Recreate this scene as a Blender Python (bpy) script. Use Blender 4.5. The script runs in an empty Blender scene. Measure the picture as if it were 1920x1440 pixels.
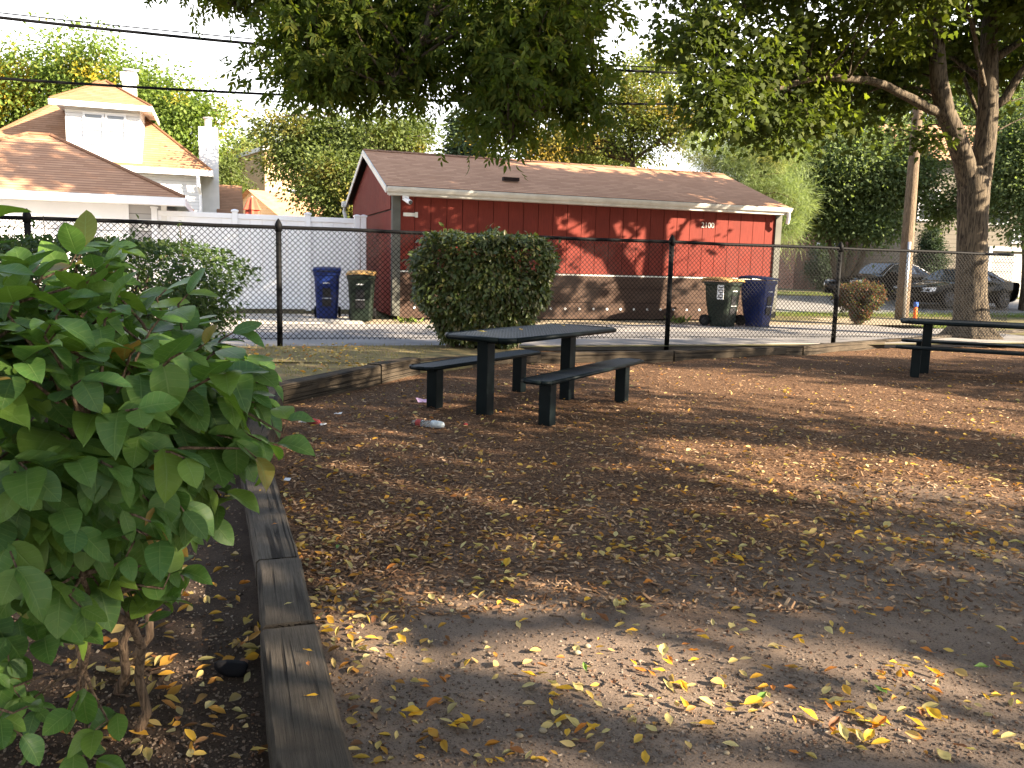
import bpy, math, random
import numpy as np
from mathutils import Vector, Matrix

random.seed(11)
rng = np.random.default_rng(11)
SC = bpy.context.scene
COL = SC.collection

# ------------------------------------------------------------------ camera
FPX = 1580.0                                  # focal length in pixels of the 1920 px wide photograph
PITCH, ROLL, EYE = math.radians(8.1), math.radians(1.5), 1.48
_fw = Vector((0, math.cos(PITCH), -math.sin(PITCH)))
_up0 = Vector((0, math.sin(PITCH), math.cos(PITCH)))
_rt0 = Vector((1, 0, 0))
_rt = (_rt0 * math.cos(ROLL) + _up0 * math.sin(ROLL))
_up = (_up0 * math.cos(ROLL) - _rt0 * math.sin(ROLL))
cam = bpy.data.cameras.new('camera')
cam.lens, cam.sensor_width = 36 * FPX / 1920, 36
cam.clip_start, cam.clip_end = 0.05, 1000
camo = bpy.data.objects.new('camera', cam)
COL.objects.link(camo)
m = Matrix((( _rt.x, _up.x, -_fw.x, 0), (_rt.y, _up.y, -_fw.y, 0), (_rt.z, _up.z, -_fw.z, EYE), (0, 0, 0, 1)))
camo.matrix_world = m
SC.camera = camo

# ------------------------------------------------------------------ sky, sun, exposure
SUN_EL = math.radians(24.0)
SUN_H = Vector((0.93, -0.367, 0)).normalized()          # horizontal direction towards the sun
W = bpy.data.worlds.new('World')
SC.world = W
W.use_nodes = True
nt = W.node_tree
sky = nt.nodes.new('ShaderNodeTexSky')
sky.sky_type = 'NISHITA'
sky.sun_disc = False
sky.sun_elevation = SUN_EL
sky.sun_rotation = math.atan2(SUN_H.x, SUN_H.y)
sky.air_density, sky.dust_density, sky.ozone_density = 1.0, 1.0, 1.0
bg = nt.nodes['Background']
# thin bright high cloud: whitest towards the horizon, thinner overhead
_tc = nt.nodes.new('ShaderNodeTexCoord'); _sp = nt.nodes.new('ShaderNodeSeparateXYZ'); nt.links.new(_tc.outputs['Generated'], _sp.inputs[0])
_nz = nt.nodes.new('ShaderNodeTexNoise'); _nz.inputs['Scale'].default_value = 2.2; _nz.inputs['Detail'].default_value = 5; nt.links.new(_tc.outputs['Generated'], _nz.inputs['Vector'])
_el = nt.nodes.new('ShaderNodeMapRange'); nt.links.new(_sp.outputs[2], _el.inputs[0])
for _i, _v in ((1, 0.26), (2, 0.46), (3, 0.95), (4, 0.10)): _el.inputs[_i].default_value = _v
_ad = nt.nodes.new('ShaderNodeMath'); _ad.operation = 'MULTIPLY_ADD'; nt.links.new(_nz.outputs['Fac'], _ad.inputs[0]); _ad.inputs[1].default_value = 0.3; nt.links.new(_el.outputs[0], _ad.inputs[2])
_sb = nt.nodes.new('ShaderNodeMath'); _sb.operation = 'SUBTRACT'; _sb.use_clamp = True; nt.links.new(_ad.outputs[0], _sb.inputs[0]); _sb.inputs[1].default_value = 0.15
_mx = nt.nodes.new('ShaderNodeMixRGB'); nt.links.new(_sb.outputs[0], _mx.inputs[0]); nt.links.new(sky.outputs[0], _mx.inputs[1]); _mx.inputs[2].default_value = (7.0, 7.0, 7.1, 1)
nt.links.new(_mx.outputs[0], bg.inputs[0])
bg.inputs[1].default_value = 0.08
sl = bpy.data.lights.new('sun', 'SUN')
sl.energy, sl.angle, sl.color = 5.0, math.radians(0.55), (1.0, 0.84, 0.63)
so = bpy.data.objects.new('sun', sl)
COL.objects.link(so)
_sd = Vector((SUN_H.x * math.cos(SUN_EL), SUN_H.y * math.cos(SUN_EL), math.sin(SUN_EL)))
so.rotation_euler = _sd.to_track_quat('Z', 'Y').to_euler()
so.location = _sd * 40
SC.view_settings.view_transform = 'Standard'
SC.view_settings.look = 'None'
SC.view_settings.exposure = 2.65
SC.view_settings.gamma = 1
SC.cycles.use_denoising = True
SC.cycles.max_bounces = 7
SC.cycles.diffuse_bounces = 3
SC.cycles.transparent_max_bounces = 6
SC.cycles.transmission_bounces = 4

# ------------------------------------------------------------------ photo pixel -> place
def ray(u, v):
    return _fw + _rt * ((u - 960) / FPX) + _up * ((720 - v) / FPX)
def gp(u, v, z=0.0):                          # the point of height z seen at that pixel
    d = ray(u, v)
    return Vector((0, 0, EYE)) + d * ((z - EYE) / d.z)
def at(u, v, Y):                              # the point Y metres ahead seen at that pixel
    d = ray(u, v)
    return Vector((0, 0, EYE)) + d * (Y / d.y)
def proj(p):
    d = Vector(p) - Vector((0, 0, EYE)); w = d.dot(_fw)
    return 960 + FPX * d.dot(_rt) / w, 720 - FPX * d.dot(_up) / w
GZ = 0.10                                     # level of the alley and yards beyond the fence

# ------------------------------------------------------------------ object helpers
OFF = {}
def tag(o, label=None, cat=None, group=None, kind=None):
    if label: o['label'] = label
    if cat: o['category'] = cat
    if group: o['group'] = group
    if kind: o['kind'] = kind
    return o
def thing(name, label, cat, loc=(0, 0, 0), group=None):
    o = bpy.data.objects.new(name, None)
    o.empty_display_size = 0.1
    COL.objects.link(o)
    o.location = Vector(loc)
    OFF[o] = Vector(loc)
    return tag(o, label, cat, group)
def link(name, me, mats, parent=None, smooth=False, origin=None, bevel=0, seg=2):
    o = bpy.data.objects.new(name, me)
    COL.objects.link(o)
    for mm in (mats if isinstance(mats, (list, tuple)) else [mats]):
        me.materials.append(mm)
    off = Vector((0, 0, 0))
    if parent is not None:
        o.parent = parent
        off = OFF[parent]
        OFF[o] = off
    elif origin is not None:
        off = Vector(origin)
        o.location = off
        OFF[o] = off
    if off.length > 0:
        me.transform(Matrix.Translation(-off))
    if smooth:
        me.polygons.foreach_set('use_smooth', np.ones(len(me.polygons), bool))
    if bevel:
        b = o.modifiers.new('bevel', 'BEVEL')
        b.width, b.segments, b.limit_method, b.angle_limit = bevel, seg, 'ANGLE', math.radians(40)
    return o
def copy_tree(o, parent=None):
    c = o.copy()
    COL.objects.link(c)
    if parent is not None: c.parent = parent
    for ch in list(o.children): copy_tree(ch, c)
    return c

class Fr:                                      # a local frame: a along, b away (back), c up
    def __init__(s, o, ang):
        s.o = Vector(o); s.x = Vector((math.cos(ang), math.sin(ang), 0)); s.y = Vector((-math.sin(ang), math.cos(ang), 0)); s.z = Vector((0, 0, 1))
        s.ang = ang
    def __call__(s, a, b, c=0):
        return s.o + s.x * a + s.y * b + s.z * c
ID = Fr((0, 0, 0), 0)

class MB:
    def __init__(s):
        s.v, s.f, s.mi, s.uv = [], [], [], []
    def face(s, pts, mi=0, ux=None, uy=None):
        n = len(s.v)
        s.v += [Vector(p) for p in pts]
        s.f.append(list(range(n, n + len(pts)))); s.mi.append(mi)
        s.uv.append([(Vector(p).dot(ux), Vector(p).dot(uy)) for p in pts] if ux is not None else [(0, 0)] * len(pts))
        return s
    def hexa(s, p, mi=0):                      # bottom 4 ccw, top 4 ccw
        n = len(s.v)
        s.v += [Vector(q) for q in p]
        for f in ((3, 2, 1, 0), (4, 5, 6, 7), (0, 1, 5, 4), (1, 2, 6, 5), (2, 3, 7, 6), (3, 0, 4, 7)):
            s.f.append([n + i for i in f]); s.mi.append(mi); s.uv.append([(0, 0)] * 4)
        return s
    def box(s, F, a0, a1, b0, b1, c0, c1, mi=0):
        return s.hexa([F(a0, b0, c0), F(a1, b0, c0), F(a1, b1, c0), F(a0, b1, c0), F(a0, b0, c1), F(a1, b0, c1), F(a1, b1, c1), F(a0, b1, c1)], mi)
    def tube(s, pts, rad, n=8, mi=0, cap=True):
        pts = [Vector(p) for p in pts]
        if not isinstance(rad, (list, tuple)): rad = [rad] * len(pts)
        base = len(s.v)
        ref = None
        for i, p in enumerate(pts):
            d = (pts[min(i + 1, len(pts) - 1)] - pts[max(i - 1, 0)])
            if d.length < 1e-9: d = Vector((0, 0, 1))
            d.normalize()
            if ref is None:
                ref = Vector((1, 0, 0)) if abs(d.x) < 0.8 else Vector((0, 1, 0))
            x = (ref - d * ref.dot(d)); x.normalize(); y = d.cross(x); ref = x
            for k in range(n):
                a = 2 * math.pi * k / n
                s.v.append(p + (x * math.cos(a) + y * math.sin(a)) * rad[i])
        for i in range(len(pts) - 1):
            for k in range(n):
                a, b = base + i * n + k, base + i * n + (k + 1) % n
                s.f.append([a, b, b + n, a + n]); s.mi.append(mi); s.uv.append([(0, 0)] * 4)
        if cap:
            s.f.append([base + k for k in range(n)][::-1]); s.mi.append(mi); s.uv.append([(0, 0)] * n)
            e = base + (len(pts) - 1) * n
            s.f.append([e + k for k in range(n)]); s.mi.append(mi); s.uv.append([(0, 0)] * n)
        return s
    def prism(s, poly, z0, z1, mi=0):          # poly: (x, y) ccw
        n = len(s.v); k = len(poly)
        s.v += [Vector((p[0], p[1], z0)) for p in poly] + [Vector((p[0], p[1], z1)) for p in poly]
        s.f.append(list(range(n, n + k))[::-1]); s.f.append(list(range(n + k, n + 2 * k)))
        for i in range(k):
            j = (i + 1) % k
            s.f.append([n + i, n + j, n + k + j, n + k + i])
        s.mi += [mi] * (k + 2); s.uv += [[(0, 0)] * k] * 2 + [[(0, 0)] * 4] * k
        return s
    def ball(s, c, r, seg=10, rings=6, mi=0, sc=(1, 1, 1)):
        pts, rad = [], []
        n = len(s.v); c = Vector(c)
        for i in range(rings + 1):
            t = math.pi * i / rings
            for k in range(seg):
                a = 2 * math.pi * k / seg
                s.v.append(c + Vector((math.sin(t) * math.cos(a) * r * sc[0], math.sin(t) * math.sin(a) * r * sc[1], math.cos(t) * r * sc[2])))
        for i in range(rings):
            for k in range(seg):
                a, b = n + i * seg + k, n + i * seg + (k + 1) % seg
                s.f.append([a, a + seg, b + seg, b]); s.mi.append(mi); s.uv.append([(0, 0)] * 4)
        return s
    def build(s, name, mats, parent=None, smooth=False, origin=None, bevel=0, seg=2, uv=False):
        me = bpy.data.meshes.new(name)
        me.from_pydata([tuple(p) for p in s.v], [], s.f)
        if any(s.mi): me.polygons.foreach_set('material_index', s.mi)
        if uv:
            l = me.uv_layers.new(name='UVMap')
            l.data.foreach_set('uv', [c for fu in s.uv for p in fu for c in p])
        me.update()
        return link(name, me, mats, parent, smooth, origin, bevel, seg)

# ------------------------------------------------------------------ leaf geometry (numpy)
def nrm(a):
    return a / np.maximum(np.linalg.norm(a, axis=-1, keepdims=True), 1e-9)
def rdir(n):
    return nrm(rng.normal(size=(n, 3)))
def leaf_grid(nl, nw, shape, fold=0.2, droop=0.25, ripple=0.0):
    V, F, UV = [], [], []
    for i in range(nl + 1):
        t = i / nl
        w = shape(t)
        for j in range(nw + 1):
            q = 2 * j / nw - 1
            V.append((t, q * w, abs(q) * w * fold - droop * t * t + ripple * math.sin(t * 9 + q * 2) * abs(q)))
            UV.append((t, q))
    for i in range(nl):
        for j in range(nw):
            a = i * (nw + 1) + j
            F.append((a, a + 1, a + nw + 2, a + nw + 1))
    return np.array(V), F, np.array(UV)
ovate = lambda t: 0.30 * math.sin(math.pi * min(1, t ** 0.85)) ** 0.75 + 0.004
lance = lambda t: 0.19 * math.sin(math.pi * t ** 0.8) + 0.004
T_BIG = leaf_grid(8, 4, ovate, 0.25, 0.22, 0.02)
T_OVAL = leaf_grid(3, 2, ovate, 0.3, 0.2)
T_SLIM = leaf_grid(3, 2, lambda t: 0.23 * math.sin(math.pi * t ** 0.85) ** 0.9 + 0.004, 0.35, 0.3)
T_LANCE = leaf_grid(3, 2, lance, 0.3, 0.3)
T_FALL = leaf_grid(4, 2, lambda t: 0.24 * math.sin(math.pi * t ** 0.85) + 0.01, 0.5, -0.12)
T_RHOMB = (np.array([(0, 0, 0), (0.45, 0.3, 0.06), (1, 0, -0.12), (0.45, -0.3, 0.06)]), [(0, 3, 2, 1)], np.array([(0, 0), (.5, 1), (1, 0), (.5, -1)]))
T_NEEDLE = (np.array([(0, -0.02, 0), (0, 0.02, 0), (1, 0.006, -0.1), (1, -0.006, -0.1)]), [(0, 3, 2, 1)], np.array([(0, 0), (0, 1), (1, 1), (1, 0)]))
def _maple():
    out = [(0, 0), (0.05, 0.18), (0.02, 0.42), (0.22, 0.34), (0.40, 0.52), (0.52, 0.24), (0.70, 0.22), (1.0, 0.0)]
    pts = out + [(x, -y) for x, y in out[::-1][1:-1]]
    V = [(0.35, 0, 0.0)] + [(x, y, -0.10 * abs(y) - 0.12 * x * x) for x, y in pts]
    n = len(pts)
    F = [(0, 1 + (i + 1) % n, 1 + i) for i in range(n)]
    return np.array(V), F, np.array([(v[0], v[1]) for v in V])
T_MAPLE = _maple()

def leaf_mesh(name, T, O, A, N, S, curl=None, uv=False, width=None):
    TV, TF, TUV = T
    n, k = len(O), len(TV)
    A = nrm(A); N = N - A * (N * A).sum(1, keepdims=True); N = nrm(N); B = np.cross(N, A)
    S = np.asarray(S, float).reshape(-1, 1, 1) * np.ones((n, 1, 1))
    cz = np.ones(n) if curl is None else curl
    wz = np.ones(n) if width is None else width
    V = O[:, None, :] + S * (TV[None, :, 0:1] * A[:, None, :] + TV[None, :, 1:2] * wz[:, None, None] * B[:, None, :] + TV[None, :, 2:3] * cz[:, None, None] * N[:, None, :])
    lt = np.array([len(f) for f in TF]); lv = np.concatenate([np.array(f) for f in TF])
    L = len(lv)
    me = bpy.data.meshes.new(name)
    me.vertices.add(n * k); me.vertices.foreach_set('co', V.reshape(-1).astype(np.float32))
    loops = (lv[None, :] + (np.arange(n) * k)[:, None]).reshape(-1)
    me.loops.add(len(loops)); me.loops.foreach_set('vertex_index', loops.astype(np.int32))
    tot = np.tile(lt, n); st = np.concatenate([[0], np.cumsum(tot)[:-1]])
    me.polygons.add(len(tot)); me.polygons.foreach_set('loop_start', st.astype(np.int32)); me.polygons.foreach_set('loop_total', tot.astype(np.int32))
    if uv:
        l = me.uv_layers.new(name='UVMap')
        l.data.foreach_set('uv', np.tile(TUV[lv], (n, 1)).reshape(-1).astype(np.float32))
    me.update(calc_edges=True)
    me.polygons.foreach_set('use_smooth', np.ones(len(tot), bool))
    return me

# ------------------------------------------------------------------ materials
class NT:
    def __init__(s, name):
        s.m = bpy.data.materials.new(name); s.m.use_nodes = True
        s.t = s.m.node_tree; s.p = s.t.nodes['Principled BSDF']; s.out = s.t.nodes['Material Output']
    def n(s, typ, **kw):
        nd = s.t.nodes.new('ShaderNode' + typ)
        for k, v in kw.items(): setattr(nd, k, v)
        return nd
    def l(s, a, b):
        s.t.links.new(a, b)
    def coord(s, which='Object', scale=(1, 1, 1), rot=(0, 0, 0)):
        tc = s.n('TexCoord'); mp = s.n('Mapping')
        mp.inputs['Scale'].default_value = scale; mp.inputs['Rotation'].default_value = rot
        s.l(tc.outputs[which], mp.inputs[0])
        return mp.outputs[0]
    def noise(s, vec, scale, detail=4, rough=0.6, dist=0):
        nd = s.n('TexNoise'); nd.inputs['Scale'].default_value = scale; nd.inputs['Detail'].default_value = detail
        nd.inputs['Roughness'].default_value = rough; nd.inputs['Distortion'].default_value = dist
        s.l(vec, nd.inputs['Vector'])
        return nd.outputs['Fac']
    def ramp(s, fac, stops, mode='LINEAR'):
        r = s.n('ValToRGB'); cr = r.color_ramp; cr.interpolation = mode
        while len(cr.elements) < len(stops): cr.elements.new(0.5)
        for e, (p, c) in zip(cr.elements, stops):
            e.position = p
            e.color = (c[0], c[1], c[2], 1) if isinstance(c, (tuple, list)) else (c, c, c, 1)
        s.l(fac, r.inputs[0])
        return r.outputs[0]
    def math(s, op, a, b=None, c=None):
        nd = s.n('Math', operation=op)
        for i, x in enumerate((a, b, c)):
            if x is None: continue
            if isinstance(x, (int, float)): nd.inputs[i].default_value = x
            else: s.l(x, nd.inputs[i])
        return nd.outputs[0]
    def mix(s, fac, a, b, mode='MIX'):
        nd = s.n('MixRGB', blend_type=mode)
        for i, x in zip((0, 1, 2), (fac, a, b)):
            if isinstance(x, (int, float)): nd.inputs[i].default_value = x
            elif isinstance(x, (tuple, list)): nd.inputs[i].default_value = (x[0], x[1], x[2], 1)
            else: s.l(x, nd.inputs[i])
        return nd.outputs[0]
    def bump(s, h, strength=0.5, dist=0.01, prev=None):
        b = s.n('Bump'); b.inputs['Strength'].default_value = strength; b.inputs['Distance'].default_value = dist
        s.l(h, b.inputs['Height'])
        if prev is not None: s.l(prev, b.inputs['Normal'])
        return b.outputs[0]
    def fin(s, col=None, rough=0.8, spec=0.3, normal=None, metal=0.0):
        if col is not None:
            if isinstance(col, (tuple, list)): s.p.inputs['Base Color'].default_value = (*col[:3], 1)
            else: s.l(col, s.p.inputs['Base Color'])
        if isinstance(rough, (int, float)): s.p.inputs['Roughness'].default_value = rough
        else: s.l(rough, s.p.inputs['Roughness'])
        s.p.inputs['Specular IOR Level'].default_value = spec
        s.p.inputs['Metallic'].default_value = metal
        if normal is not None: s.l(normal, s.p.inputs['Normal'])
        return s.m

def mat(name, c1, c2=None, scale=6, rough=0.75, spec=0.3, bump=0.0, bscale=60, bdist=0.004, stretch=(1, 1, 1), metal=0, lo=0.35, hi=0.65):
    t = NT(name)
    vec = t.coord('Object', stretch)
    c2 = c2 or tuple(x * 0.75 for x in c1)
    col = t.ramp(t.noise(vec, scale), [(lo, c1), (hi, c2)])
    nn = t.bump(t.noise(vec, bscale, 3), bump, bdist) if bump else None
    return t.fin(col, rough, spec, nn, metal)

def leaf_mat(name, cols, trans=0.35, rough=0.6, spec=0.15, patch=None, pscale=0.6, veins=False, plo=0.55, phi=0.68):
    t = NT(name)
    g = t.n('NewGeometry')
    k = len(cols)
    col = t.ramp(g.outputs['Random Per Island'], [((i + 0.0) / max(1, k - 1), c) for i, c in enumerate(cols)])
    vec = t.coord('Object')
    if patch:
        f = t.ramp(t.noise(vec, pscale, 3, 0.6), [(plo, 0.0), (phi, 1.0)])
        pr = t.ramp(g.outputs['Random Per Island'], [(0.0, patch[0]), (1.0, patch[-1])])
        col = t.mix(f, col, pr)
    nn = None
    if veins:
        uvn = t.n('TexCoord'); sp = t.n('SeparateXYZ'); t.l(uvn.outputs['UV'], sp.inputs[0])
        av = t.math('ABSOLUTE', sp.outputs[1])
        mid = t.ramp(av, [(0.0, 1.0), (0.07, 0.0)])
        side = t.math('SINE', t.math('MULTIPLY', t.math('SUBTRACT', sp.outputs[0], t.math('MULTIPLY', av, 0.16)), 44.0))
        sv = t.ramp(side, [(0.80, 0.0), (1.0, 1.0)])
        vv = t.math('MAXIMUM', mid, t.math('MULTIPLY', sv, 0.4))
        col = t.mix(t.math('MULTIPLY', vv, 0.5), col, (0.20, 0.30, 0.10))
        mott = t.noise(vec, 60, 3)
        col = t.mix(t.ramp(mott, [(0.35, 0.0), (0.75, 0.35)]), col, t.mix(0.5, col, (0.20, 0.26, 0.06)))
        sc_a = t.noise(t.coord('UV', (3.0, 1.6, 1)), 3.0, 4, 0.7)
        sc_b = t.noise(vec, 14, 2)
        scar = t.math('MULTIPLY', t.ramp(sc_a, [(0.68, 0.0), (0.78, 0.8)]), t.ramp(sc_b, [(0.52, 0.0), (0.66, 1.0)]))
        col = t.mix(t.math('MULTIPLY', scar, 0.8), col, (0.16, 0.10, 0.04))
        nn = t.bump(t.math('ADD', t.math('MULTIPLY', vv, -0.6), t.math('MULTIPLY', mott, 0.5)), 0.5, 0.003)
    t.fin(col, rough, spec, nn)
    tr = t.n('BsdfTranslucent')
    tc = t.mix(1.0, col, (1.5, 1.55, 0.7), 'MULTIPLY')
    t.l(tc, tr.inputs[0])
    mx = t.n('MixShader'); mx.inputs[0].default_value = trans
    t.l(t.p.outputs[0], mx.inputs[1]); t.l(tr.outputs[0], mx.inputs[2])
    t.l(mx.outputs[0], t.out.inputs[0])
    return t.m

def bark_mat(name, c1, c2, vs=1.0):
    t = NT(name)
    vec = t.coord('Object', (9 * vs, 9 * vs, 1.3 * vs))
    a = t.noise(vec, 2.2, 6, 0.65, 0.6)
    b = t.noise(t.coord('Object'), 1.2, 3)
    col = t.mix(t.ramp(b, [(0.4, 0.0), (0.65, 0.4)]), t.ramp(a, [(0.40, c2), (0.58, c1)]), tuple(0.75 * x for x in c1))
    return t.fin(col, 0.9, 0.15, t.bump(a, 0.9, 0.03))

def shingle_mat(name, c1, c2, mort):
    t = NT(name)
    uv = t.n('TexCoord')
    b = t.n('TexBrick')
    t.l(uv.outputs['UV'], b.inputs['Vector'])
    b.inputs['Scale'].default_value = 1
    b.inputs['Brick Width'].default_value = 0.27; b.inputs['Row Height'].default_value = 0.145
    b.inputs['Mortar Size'].default_value = 0.0; b.offset = 0.37
    b.inputs['Color1'].default_value = (*c1, 1); b.inputs['Color2'].default_value = (*c2, 1); b.inputs['Mortar'].default_value = (*c2, 1)
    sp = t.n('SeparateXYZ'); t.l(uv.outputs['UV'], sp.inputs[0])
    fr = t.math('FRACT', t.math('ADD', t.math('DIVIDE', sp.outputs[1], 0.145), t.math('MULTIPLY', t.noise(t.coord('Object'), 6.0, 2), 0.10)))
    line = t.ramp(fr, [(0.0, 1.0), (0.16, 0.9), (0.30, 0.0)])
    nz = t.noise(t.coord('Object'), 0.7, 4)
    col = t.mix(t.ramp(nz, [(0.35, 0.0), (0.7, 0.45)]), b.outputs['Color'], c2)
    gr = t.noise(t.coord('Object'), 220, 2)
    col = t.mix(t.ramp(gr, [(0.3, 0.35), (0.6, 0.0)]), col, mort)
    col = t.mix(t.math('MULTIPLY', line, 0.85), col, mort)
    return t.fin(col, 0.95, 0.1, t.bump(t.math('MULTIPLY', fr, -1.0), 0.5, 0.012))

def brick_mat(name, c1, c2, mort, w=0.22, h=0.075):
    t = NT(name)
    uv = t.n('TexCoord'); b = t.n('TexBrick')
    t.l(uv.outputs['UV'], b.inputs['Vector'])
    b.inputs['Scale'].default_value = 1
    b.inputs['Brick Width'].default_value = w; b.inputs['Row Height'].default_value = h; b.inputs['Mortar Size'].default_value = 0.008
    b.inputs['Color1'].default_value = (*c1, 1); b.inputs['Color2'].default_value = (*c2, 1); b.inputs['Mortar'].default_value = (*mort, 1)
    return t.fin(b.outputs['Color'], 0.9, 0.1)

def siding_mat(name, c, pitch=0.13):
    t = NT(name)
    uv = t.n('TexCoord'); sp = t.n('SeparateXYZ'); t.l(uv.outputs['UV'], sp.inputs[0])
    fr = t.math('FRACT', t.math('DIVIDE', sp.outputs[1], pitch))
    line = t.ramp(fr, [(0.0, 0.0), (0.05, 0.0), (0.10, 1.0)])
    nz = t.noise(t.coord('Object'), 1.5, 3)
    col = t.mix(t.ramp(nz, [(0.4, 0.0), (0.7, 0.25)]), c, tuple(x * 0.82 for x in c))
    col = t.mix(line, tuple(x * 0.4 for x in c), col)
    return t.fin(col, 0.6, 0.3, t.bump(t.math('MULTIPLY', fr, -1.0), 0.6, 0.02))

def timber_mat(name, c1, c2):
    t = NT(name)
    vec = t.coord('Object', (1.6, 55, 55))
    a = t.noise(vec, 2.6, 7, 0.78, 0.25)
    cr = t.noise(t.coord('Object', (0.16, 13, 13)), 1.5, 2, 0.45, 0.08)
    brk = t.ramp(t.noise(t.coord('Object', (1.1, 5, 5)), 1.5, 2), [(0.36, 0.0), (0.48, 1.0)])
    crack = t.math('MULTIPLY', t.ramp(cr, [(0.455, 0.0), (0.49, 1.0), (0.51, 1.0), (0.545, 0.0)]), brk)
    b = t.noise(t.coord('Object'), 2.2, 4)
    col = t.ramp(a, [(0.3, c2), (0.7, c1)])
    col = t.mix(t.ramp(b, [(0.4, 0.0), (0.7, 0.6)]), col, tuple(0.5 * x for x in c2))
    col = t.mix(t.math('MULTIPLY', crack, 0.85), col, (0.008, 0.006, 0.005))
    h = t.math('SUBTRACT', t.math('MULTIPLY', a, 0.6), crack)
    return t.fin(col, 0.9, 0.15, t.bump(h, 0.9, 0.012))

M = {}
M['leaf_big'] = leaf_mat('shrub_leaf', [(0.056, 0.135, 0.028), (0.080, 0.175, 0.034), (0.048, 0.115, 0.040), (0.10, 0.19, 0.032), (0.055, 0.125, 0.036), (0.075, 0.165, 0.032), (0.06, 0.13, 0.028), (0.15, 0.245, 0.036), (0.075, 0.15, 0.03), (0.05, 0.115, 0.034), (0.09, 0.18, 0.032), (0.11, 0.19, 0.03), (0.056, 0.135, 0.028), (0.080, 0.175, 0.034), (0.048, 0.115, 0.040), (0.10, 0.19, 0.032), (0.055, 0.125, 0.036), (0.075, 0.165, 0.032), (0.06, 0.13, 0.028), (0.15, 0.245, 0.036), (0.075, 0.15, 0.03), (0.05, 0.115, 0.034), (0.09, 0.18, 0.032), (0.11, 0.19, 0.03), (0.30, 0.16, 0.04)], 0.34, 0.45, 0.3, veins=True)
M['leaf_box'] = leaf_mat('hedge_leaf', [(0.05, 0.085, 0.022), (0.035, 0.065, 0.02), (0.07, 0.10, 0.028)], 0.3, 0.6, 0.15, patch=[(0.16, 0.06, 0.02), (0.08, 0.06, 0.02)], pscale=1.6, plo=0.66, phi=0.78)
M['leaf_privet'] = leaf_mat('shrub_leaf_dark', [(0.042, 0.062, 0.018), (0.058, 0.082, 0.022), (0.082, 0.10, 0.026), (0.10, 0.085, 0.03)], 0.28, 0.4, 0.4, patch=[(0.085, 0.10, 0.022), (0.075, 0.085, 0.02)], pscale=2.0, plo=0.60, phi=0.74)
M['leaf_red'] = leaf_mat('barberry_leaf', [(0.15, 0.04, 0.028), (0.09, 0.05, 0.03), (0.07, 0.10, 0.03), (0.09, 0.11, 0.035), (0.18, 0.055, 0.03)], 0.25)
M['leaf_ash'] = leaf_mat('ash_leaf', [(0.060, 0.088, 0.014), (0.078, 0.108, 0.016), (0.050, 0.076, 0.016), (0.12, 0.125, 0.018)], 0.52, 0.6, 0.15, patch=[(0.17, 0.17, 0.025), (0.11, 0.13, 0.025)], pscale=1.3, plo=0.58, phi=0.72)
M['leaf_maple'] = leaf_mat('maple_leaf', [(0.042, 0.060, 0.013), (0.054, 0.074, 0.015), (0.038, 0.052, 0.016), (0.078, 0.092, 0.016)], 0.46, 0.65, 0.12, patch=[(0.15, 0.18, 0.025), (0.09, 0.12, 0.02)], pscale=0.5)
M['leaf_locust'] = leaf_mat('locust_leaf', [(0.11, 0.16, 0.03), (0.14, 0.19, 0.04), (0.08, 0.13, 0.03)], 0.4, patch=[(0.42, 0.30, 0.03), (0.34, 0.26, 0.03)], pscale=0.33, plo=0.56, phi=0.66)
M['leaf_pale'] = leaf_mat('pale_leaf', [(0.16, 0.20, 0.07), (0.20, 0.23, 0.08), (0.13, 0.18, 0.06)], 0.4, patch=[(0.35, 0.26, 0.05), (0.28, 0.22, 0.05)], pscale=0.3)
M['leaf_olive'] = leaf_mat('olive_leaf', [(0.085, 0.11, 0.032), (0.11, 0.14, 0.042), (0.07, 0.095, 0.03)], 0.35, patch=[(0.20, 0.16, 0.035), (0.14, 0.13, 0.03)], pscale=0.5)
M['leaf_sparse'] = leaf_mat('autumn_leaf', [(0.09, 0.12, 0.03), (0.12, 0.15, 0.035), (0.16, 0.16, 0.04)], 0.4, patch=[(0.34, 0.22, 0.05), (0.26, 0.2, 0.05)], pscale=0.45, plo=0.52, phi=0.66)
M['leaf_dark'] = leaf_mat('dark_leaf', [(0.07, 0.10, 0.045), (0.10, 0.135, 0.06), (0.13, 0.17, 0.075), (0.15, 0.185, 0.08)], 0.42)
M['leaf_conifer'] = leaf_mat('conifer_needle', [(0.03, 0.05, 0.03), (0.045, 0.07, 0.035)], 0.15)
M['needle'] = leaf_mat('pine_needle', [(0.18, 0.23, 0.10), (0.22, 0.27, 0.12), (0.14, 0.19, 0.08)], 0.35, patch=[(0.28, 0.25, 0.09), (0.25, 0.24, 0.1)], pscale=0.7)
M['grass'] = leaf_mat('grass_blade', [(0.18, 0.16, 0.055), (0.22, 0.18, 0.08), (0.13, 0.135, 0.04)], 0.3)
M['verge'] = leaf_mat('verge_blade', [(0.10, 0.16, 0.03), (0.13, 0.18, 0.04), (0.16, 0.17, 0.05)], 0.3)
M['fallen'] = leaf_mat('fallen_leaf', [(0.52, 0.33, 0.05), (0.46, 0.36, 0.14), (0.40, 0.30, 0.12), (0.34, 0.13, 0.035), (0.50, 0.28, 0.04), (0.14, 0.06, 0.03), (0.48, 0.42, 0.20), (0.46, 0.22, 0.04)], 0.2, 0.6)
M['chip'] = leaf_mat('wood_chip', [(0.05, 0.027, 0.016), (0.14, 0.074, 0.038), (0.27, 0.155, 0.08), (0.08, 0.043, 0.025), (0.42, 0.29, 0.18), (0.18, 0.095, 0.046), (0.06, 0.033, 0.02)], 0.0, 0.85, 0.2)
M['bark_maple'] = bark_mat('maple_bark', (0.125, 0.098, 0.068), (0.018, 0.014, 0.011), 1.2)
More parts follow.
